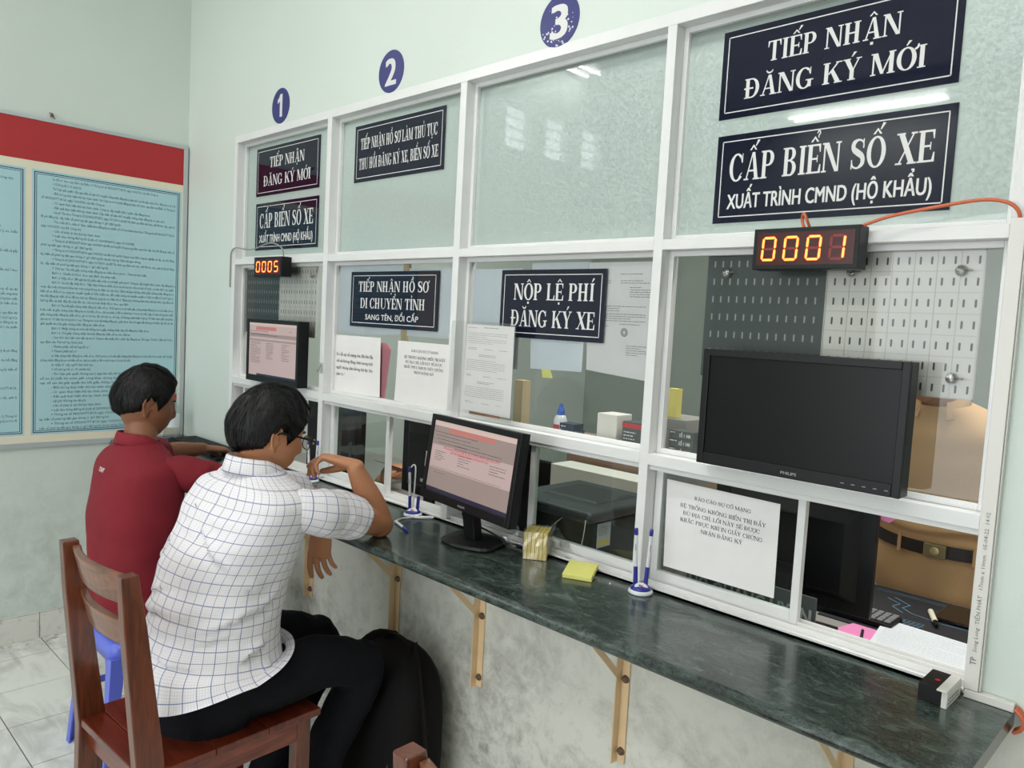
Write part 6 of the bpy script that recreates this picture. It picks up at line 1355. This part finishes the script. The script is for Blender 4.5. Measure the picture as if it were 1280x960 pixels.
def collar(c0, tilt_dir, ra, rb, mtl, parent, hgt=.040, ruff=1.0, yaw=0):
    m = MB(); R, UV_ = [], []; n = 60; c0 = V(c0)
    for i, (k, h, o2) in enumerate(((1.0, -.012, 0), (.98, .006, 0), (.99, .026, 0), (1.02, .034, 0), (1.09, .031, 0), (1.16, .014, 0), (1.26, -.008, 0), (1.24, -.010, 0), (1.13, .012, 0), (1.04, .026, 0))):
        row, ur = [], []
        for j in range(n + 1):
            a = rad(-62 + 304 * j / n) + pi + pi / 2 + rad(0) ; a = pi / 2 + rad(28) + (2 * pi - rad(56)) * j / n + yaw
            sy = sin(a - yaw); lift = -.034 * max(0, sy) + .010 * max(0, -sy)
            drop = -.012 * max(0, sy) * (1 if i in (5, 6, 7) else 0)
            row.append(c0 + V((ra * k * cos(a), rb * k * sin(a), h * hgt / .04 + lift + drop))); ur.append((.35 * j / n, h * 1.2 + i * .006))
        R.append(row); UV_.append(ur)
    m.rings(R, closed=False, uvs=UV_); return m.build('collar', mtl, parent, smooth=True, recalc=False)
collar((1.411, -.606, 1.108), None, .070, .068, M_PLAID, so)
m = MB(); m.tube([V((1.360, -.746, 1.02)), V((1.372, -.748, 1.0135))], .0009, 6); m.build('locker_loop', M_INKG, so)
# glasses
Hh = H1; g = MB(); g.tube([Hh @ V((-.010, .112, .010)), Hh @ V((0, .115, .013)), Hh @ V((.010, .112, .010))], .0014, 6); gl = g.build('glasses', M_BLK, person1, smooth=True)
for s in (-1, 1):
    g = MB(); g.tube([Hh @ V((s * .0815, -.012, .006)), Hh @ V((s * .083, -.002, .020)), Hh @ V((s * .081, .040, .021)), Hh @ V((s * .074, .088, .018)), Hh @ V((s * .068, .1065, .016))], [(.0016, .0022), (.0016, .0026), (.0016, .003), (.0016, .003), (.0018, .003)], 8, sub=4, ref=(1, 0, 0)); g.build('temple', M_BLK, gl, smooth=True)
for s in (-1, 1):
    m = MB(); pts = [Hh @ V((s * (.0365 + .0275 * sgn_pow(cos(a), .7)), .1035 - .006 * abs(cos(a)) * (1 if cos(a) > 0 else .3), .004 + .0185 * sgn_pow(sin(a), .75))) for a in [2 * pi * k / 24 for k in range(25)]]
    m.tube(pts, .0015, 6, sub=1); m.build('rim', M_BLK, gl, smooth=True)
    m = MB(); m.poly(pts[:-1]); m.build('lens', M_LENS, gl, recalc=False)
for s in (-1, 1): m = MB(); m.box(-.003, .003, -.001, .001, -.008, .006); m.T = None; m.v = [Hh @ (V(p) + V((s * .066, .105, .015))) for p in m.v]; m.build('hinge', M_GOLD, gl)

# --- the man in the red polo on the blue stool
person2 = thing('person', 'man in a crimson polo shirt seated on the blue stool, nearest the notice board', 'person', (.62, -.60, .44))
P2 = dict(lsh=V((.410, -.560, .995)), rsh=V((.695, -.555, .972)), lel=V((.250, -.390, .955)), lwr=V((.205, -.215, .950)), rel=V((.738, -.335, .918)), rwr=V((.620, -.190, .925)))
H2 = HM((.540, -.576, 1.188), rad(-8), rad(-10), rad(3))
bd = MB(); make_head(bd, H2, person2)
bd.tube([V((.566, -.604, .95)), V((.556, -.600, 1.04)), V((.547, -.590, 1.11)), V((.543, -.582, 1.17))], [.062, .057, .053, .052], 24, sub=5)
bd.tube([V((.61, -.61, .50)), V((.605, -.62, .64)), V((.585, -.62, .80)), V((.568, -.605, .93)), V((.563, -.60, .99))], [(.145, .10), (.14, .10), (.15, .10), (.155, .08), (.07, .06)], 32, sub=5, ref=(1, 0, 0))
for sh_, el, wr, s in ((P2['lsh'], P2['lel'], P2['lwr'], -1), (P2['rsh'], P2['rel'], P2['rwr'], 1)):
    limb(bd, [sh_, sh_.lerp(el, .5), el], [.048, .044, .038]); limb(bd, [el, el.lerp(wr, .35), el.lerp(wr, .7), wr], [(.037, .037), (.037, .038), (.029, .031), (.023, .026)])
hand_parts(bd, P2['lwr'], V((.10, .95, -.10)), V((.0, .1, 1)), [(22, 24, 14), (26, 26, 16), (30, 28, 16), (30, 28, 18)], -1, s=.95, thumb=(.75, .5, -.35))
hand_parts(bd, P2['rwr'], V((-.45, .85, -.10)), V((.0, .1, 1)), [(22, 24, 14), (26, 26, 16), (30, 28, 16), (30, 28, 18)], -1 if False else 1, s=.95)
LEG2 = ((-1, .50, .46), (1, .73, .76))
for s, kx, fx in LEG2:
    limb(bd, [(.61 + s * .08, -.58, .515), (kx, -.38, .51), (kx, -.22, .47)], [.066, .058, .05]); limb(bd, [(kx, -.22, .47), (fx, -.22, .28), (fx, -.26, .09)], [.05, .046, .033]); limb(bd, [(fx, -.28, .05), (fx, -.22, .045), (fx, -.14, .028)], [(.030, .036), (.028, .036), (.018, .032)])
o = bd.build('body', M_SKIN2, person2, smooth=True); remesh(o, .0038, 2)
make_hair(H2, 11, top=.022, side=.008, n_str=1500, line=lambda az, e_: e_ + (.08 if az > 1.9 else 0)).build('hair', M_HAIR, person2, smooth=True, recalc=False)
tr = MB(); tr.tube([(.61, -.61, .462), (.61, -.60, .53), (.607, -.61, .62)], [(.150, .125), (.165, .128), (.15, .115)], 32, sub=5, ref=(1, 0, 0))
for s, kx, fx in LEG2:
    limb(tr, [(.61 + s * .08, -.59, .520), (kx, -.38, .520), (kx, -.225, .475)], [(.085, .075), (.075, .070), (.062, .060)]); limb(tr, [(kx, -.218, .48), (kx, -.215, .42), (fx, -.23, .26), (fx, -.26, .08)], [(.062, .062), (.062, .062), (.056, .056), (.052, .054)])
o = tr.build('trousers', M_TROU, person2, smooth=True); remesh(o, .009, 3)
for s, kx, fx in LEG2:
    m = MB(); m.rings([[V((fx + a * cos(t_), -.21 + dy + b * sin(t_), z)) for t_ in [2 * pi * k / 24 for k in range(24)]] for a, b, dy, z in ((.044, .125, 0, .0), (.047, .128, 0, .015), (.045, .122, 0, .035), (.040, .085, -.03, .065), (.036, .050, -.055, .09))]); m.build('sandal', M_GRSHOE, person2, smooth=True)
def wr2(q, v, t):
    return noise.noise(V((q.x * 5, q.y * 5, q.z * 9 + 2))) * .009 + .006 * sin(q.z * 40 + q.x * 30 + 4 * noise.noise(q * 5)) * max(0, 1 - abs(q.z - .60) / .18) + .005 * abs(noise.noise(V((q.x * 10 - q.z * 8, q.y * 9, q.z * 6))))
sh = MB()
torso_loft(sh, [((.613, -.615, .475), .176, .150, .9, 1.08), ((.612, -.617, .52), .176, .150, .9, 1.08), ((.610, -.622, .60), .168, .142, .9, 1.08), ((.604, -.626, .70), .168, .138, .88, 1.08), ((.592, -.622, .815), .178, .134, .84, 1.08), ((.578, -.614, .905), .188, .124, .80, 1.08), ((.570, -.608, .975), .188, .108, .76, 1.08), ((.562, -.604, 1.018), .155, .090, .80, 1.08), ((.557, -.602, 1.043), .105, .076, .9, 1.08), ((.554, -.600, 1.060), .070, .066, 1.0, 1.08)], wr=wr2, n=110, k=80)
so = sh.build('polo_shirt', M_REDS, person2, smooth=True)
for side_, (r0, e0) in ((1, (P2['rsh'], P2['rel'])), (-1, (P2['lsh'], P2['lel']))):
    m = MB(); sleeve(m, [r0 + V((-.055 * side_, -.01, -.004)), r0 + V((-.014 * side_, -.004, 0)), r0.lerp(e0, .32), r0.lerp(e0, .56), r0.lerp(e0, .72)], [(.032, .040), (.052, .058), (.062, .066), (.060, .064), (.056, .060)], ref=(0, 0, 1), wr=wsl); m.build('sleeve', M_REDS, so, smooth=True)
    m = MB(); c = r0.lerp(e0, .72); d = (e0 - r0).normalized(); m.tube([c - d * .014, c + d * .004], [(.0572, .0612), (.0572, .0612)], 40, sub=1, ref=(0, 0, 1), close=False); m.build('sleeve_band', M_REDC, so, smooth=True)
collar((.554, -.601, 1.058), None, .066, .064, M_REDC, so, hgt=.036)
m = MB(); font_line(m, 'TONY', (.0, 0, 0), X, Z, .020, .042, bold=.03, res=2)
for i_, p in enumerate(m.v):
    u, zz = p.x / .042, p.z
    m.v[i_] = V((.545 + p.x, -.78, .965 + zz))
TONY = m
so_t = TONY.build('chest_print', M_SIGNW, so, recalc=False)
sw = so_t.modifiers.new('follow', 'SHRINKWRAP'); sw.target = so; sw.wrap_method = 'PROJECT'; sw.use_project_x = False; sw.use_project_y = True; sw.use_project_z = False; sw.use_positive_direction = True; sw.use_negative_direction = False; sw.offset = .0022; sw.wrap_mode = 'ABOVE_SURFACE'
# --- the officer standing behind the fourth window
person3 = thing('person', 'person in khaki uniform with a brass-buckled dark belt, behind the open fourth window', 'person', (2.70, 1.20, 0))
ox, oy = 2.668, 1.165
H3 = HM((ox - .04, oy - .27, 1.495), rad(180), rad(-22)); bd = MB(); make_head(bd, H3, person3)
bd.tube([(ox - .01, oy - .13, 1.26), (ox - .02, oy - .18, 1.37), (ox - .035, oy - .24, 1.46)], [.06, .057, .055], 20, sub=5)
bd.tube([(ox, oy, .86), (ox, oy, 1.0), (ox - .01, oy - .07, 1.17), (ox - .015, oy - .13, 1.29)], [(.15, .10), (.15, .10), (.16, .09), (.07, .05)], 28, sub=5, ref=(1, 0, 0))
for s in (-1, 1):
    a, b_, c = V((ox - .012 + s * .18, oy - .12, 1.275)), V((ox + s * .28, oy - .13, 1.04)), V((ox + s * .31, oy - .33, .90)); limb(bd, [a, a.lerp(b_, .5), b_], [.05, .045, .04]); limb(bd, [b_, b_.lerp(c, .4), c], [.04, .038, .026])
    hand_parts(bd, c, V((0, -.8, -.5)), V((s * .2, -.3, .9)), [(25, 25, 15)] * 4, s, s=.95)
    limb(bd, [(ox + s * .09, oy, .84), (ox + s * .10, oy, .50), (ox + s * .10, oy + .01, .09)], [.075, .055, .035])
o = bd.build('body', M_SKIN1, person3, smooth=True); remesh(o, .006, 2)
make_hair(H3, 5, n_str=200).build('hair', M_HAIR, person3, smooth=True, recalc=False)
tr = MB(); tr.tube([(ox, oy, .74), (ox, oy, .82), (ox, oy, .905), (ox, oy, .940)], [(.212, .150), (.226, .158), (.222, .156), (.218, .152)], 40, sub=5, ref=(1, 0, 0))
for s in (-1, 1): limb(tr, [(ox + s * .092, oy, .80), (ox + s * .10, oy, .50), (ox + s * .10, oy + .01, .06)], [(.10, .115), (.085, .09), (.075, .08)])
o = tr.build('trousers', M_KHAKI, person3, smooth=True); remesh(o, .008, 3)
dp = o.modifiers.new('folds', 'DISPLACE'); tx3 = bpy.data.textures.new('soft_folds', 'CLOUDS'); tx3.noise_scale = .11; tx3.noise_depth = 0; dp.texture = tx3; dp.strength = .018; dp.mid_level = .5
for s in (-1, 1):
    m = MB(); m.rings([[V((ox + s * .10 + a * cos(t_), oy - .05 + dy + b * sin(t_), z)) for t_ in [2 * pi * k / 20 for k in range(20)]] for a, b, dy, z in ((.046, .13, 0, .0), (.048, .13, 0, .02), (.044, .10, .02, .06), (.038, .06, .05, .09))]); m.build('shoe', M_SHOE, person3, smooth=True)
sh = MB()
def wr3(q, v, t): return noise.noise(V((q.x * 6, q.y * 6, q.z * 14))) * .008 + .009 * sin(q.z * 85 + 6 * noise.noise(q * 4)) * max(0, 1 - abs(q.z - .985) / .07)
torso_loft(sh, [((ox, oy, .910), .205, .148, .9, 1), ((ox, oy, .950), .226, .166, .9, 1), ((ox, oy - .01, 1.00), .228, .168, .88, 1), ((ox - .005, oy - .05, 1.10), .212, .150, .85, 1), ((ox - .010, oy - .10, 1.23), .212, .130, .8, 1), ((ox - .015, oy - .135, 1.31), .200, .105, .8, 1), ((ox - .02, oy - .165, 1.355), .12, .08, .9, 1), ((ox - .02, oy - .18, 1.375), .07, .068, 1, 1)], wr=wr3, n=96, k=70)
so3 = sh.build('uniform_shirt', M_KHAKI, person3, smooth=True)
for s in (-1, 1):
    m = MB(); r0, e0 = V((ox - .012 + s * .175, oy - .12, 1.275)), V((ox + s * .28, oy - .13, 1.04)); sleeve(m, [r0 + V((-s * .05, 0, .01)), r0, r0.lerp(e0, .4), r0.lerp(e0, .78)], [(.055, .055), (.068, .068), (.066, .066), (.064, .066)], ref=(0, 1, 0), wr=wsl); m.build('sleeve', M_KHAKI, so3, smooth=True)
collar((ox - .02, oy - .175, 1.372), None, .068, .066, M_KHAKI, so3, yaw=pi)
m = MB(); R = []
for k in range(72):
    a = 2 * pi * k / 72; rx, ry = .2235 * sgn_pow(cos(a), .95), .1600 * sgn_pow(sin(a), .95); n_ = V((cos(a), sin(a), 0)); sag = -.012 * max(0, -sin(a)); R.append([V((ox + rx, oy + ry, .903 + sag)) - n_ * .004, V((ox + rx, oy + ry, .903 + sag)) + n_ * .004, V((ox + rx, oy + ry, .942 + sag)) + n_ * .004, V((ox + rx, oy + ry, .942 + sag)) - n_ * .004])
m.rings(R + [R[0]], cap0=False, cap1=False); bo = m.build('belt', M_BELT, person3, smooth=False)
m = MB(); m.box(ox - .030, ox + .034, oy - .1725, oy - .1625, .889, .931); m.build('buckle', M_BRASS, bo, bevel=.002)
m = MB(); m.lathe((ox + .002, oy - .1725, .910), [(.013, 0), (.013, .0012), (.010, .0022), (.005, .0028), (.0, .003)], 20, -Y); m.build('emblem', M_GOLD, bo)
for s, a_ in ((-1, -118), (1, -62)):
    a = rad(a_); m = MB(); c = V((ox + .229 * cos(a), oy + .167 * sin(a), .914)); m.T = Matrix.Translation(c) @ Matrix.Rotation(a + pi / 2, 4, 'Z'); m.box(-.006, .006, -.003, .002, -.032, .030); m.build('belt_loop', M_KHAKI, bo, bevel=.001)
m = MB(); m.tube([(ox, oy - .150, .90), (ox, oy - .150, .82), (ox, oy - .145, .76)], [(.003, .006)] * 3, 8, ref=(0, 1, 0)); m.build('fly_seam', M_KHAKI, person3, smooth=True)

# --- the clerk whose hand shows behind the second window
person4 = thing('person', 'clerk in khaki sorting papers behind the second window, mostly hidden', 'person', (.55, 1.12, 0))
kx, ky = .62, 1.06
H4 = HM((kx, ky - .10, 1.20), rad(180), rad(-18)); bd = MB(); make_head(bd, H4, person4)
bd.tube([(kx, ky, 1.0), (kx, ky - .03, 1.08), (kx, ky - .07, 1.17)], [.06, .056, .053], 20, sub=5)
bd.tube([(kx, ky + .05, .50), (kx, ky + .05, .7), (kx, ky + .01, .92), (kx, ky, 1.02)], [(.15, .1), (.15, .1), (.15, .1), (.07, .06)], 28, sub=5, ref=(1, 0, 0))
for s, el, wr in ((-1, V((.40, .82, .80)), V((.46, .60, .80))), (1, V((.80, .78, .82)), V((.630, .545, .870)))):
    a = V((kx + s * .18, ky, .98)); limb(bd, [a, a.lerp(el, .5), el], [.048, .043, .038]); limb(bd, [el, el.lerp(wr, .4), wr], [.038, .036, .025])
    hand_parts(bd, wr, V((-s * .35, -.85, .05)), V((0, -.15, 1)), [(35, 35, 20), (42, 38, 22), (46, 40, 24), (48, 42, 26)], -s if s > 0 else 1, s=1.0)
    limb(bd, [(kx + s * .08, ky + .02, .50), (kx + s * .10, ky - .22, .52), (kx + s * .10, ky - .28, .30), (kx + s * .10, ky - .22, .08)], [.07, .06, .05, .035])
o = bd.build('body', M_SKIN1, person4, smooth=True); remesh(o, .0055, 2)
make_hair(H4, 8, n_str=200).build('hair', M_HAIR, person4, smooth=True, recalc=False)
sh = MB(); torso_loft(sh, [((kx, ky + .05, .47), .17, .14, .9, 1), ((kx, ky + .05, .6), .17, .13, .9, 1), ((kx, ky + .03, .8), .18, .13, .85, 1), ((kx, ky, .94), .19, .11, .8, 1), ((kx, ky, 1.0), .15, .09, .8, 1), ((kx, ky, 1.04), .07, .066, 1, 1)], n=72, k=48, wr=wr3); so4 = sh.build('uniform_shirt', M_KHAKI, person4, smooth=True)
for s, el in ((-1, V((.40, .82, .80))), (1, V((.80, .78, .82)))):
    m = MB(); r0 = V((kx + s * .175, ky, .98)); sleeve(m, [r0 + V((-s * .05, 0, .01)), r0, r0.lerp(el, .4), r0.lerp(el, .8)], [(.05, .05), (.065, .065), (.06, .06), (.06, .06)], ref=(0, 1, 0), wr=wsl); m.build('sleeve', M_KHAKI, so4, smooth=True)
tr = MB(); tr.tube([(kx, ky + .05, .44), (kx, ky + .05, .56)], [(.16, .12), (.16, .12)], 24, sub=1, ref=(1, 0, 0))
for s in (-1, 1): limb(tr, [(kx + s * .08, ky + .02, .50), (kx + s * .10, ky - .22, .53), (kx + s * .10, ky - .28, .46), (kx + s * .10, ky - .24, .06)], [.085, .072, .068, .056])
o = tr.build('trousers', M_KHAKI, person4, smooth=True); remesh(o, .010, 3)
t = thing('office_chair', 'plain dark chair under the clerk behind the second window', 'chair', (kx, ky + .06, 0)); m = MB(); m.box(kx - .21, kx + .21, ky - .04, ky + .28, .395, .435); m.build('seat', M_BLKM, t, bevel=.01); m = MB(); m.box(kx - .19, kx + .19, ky + .255, ky + .285, .45, .85); m.build('backrest', M_BLKM, t, bevel=.01)
for sx in (-.18, .18):
    for sy in (-.02, .26): m = MB(); m.box(kx + sx - .012, kx + sx + .012, ky + sy - .012, ky + sy + .012, 0, .395); m.build('leg', M_STEEL, t)
b = MB(); b.prism([(.52, .42, .872), (.66, .40, .872), (.68, .54, .872), (.54, .56, .872)], (0, 0, .0012)); b.v = [V((p.x, p.y, p.z + (p.y - .48) * -.35 + .004)) for p in b.v]
tag(b.build('paper', M_PAPER), 'white paper held in the clerk\'s hand behind the second window', 'paper')
b = MB(); b.box(.40, .52, .34, .42, DZ + .0005, DZ + .045); tag(b.build('card_box', M_TURQ, bevel=.003), 'small blue box beside the clerk\'s hand behind the second window', 'box')
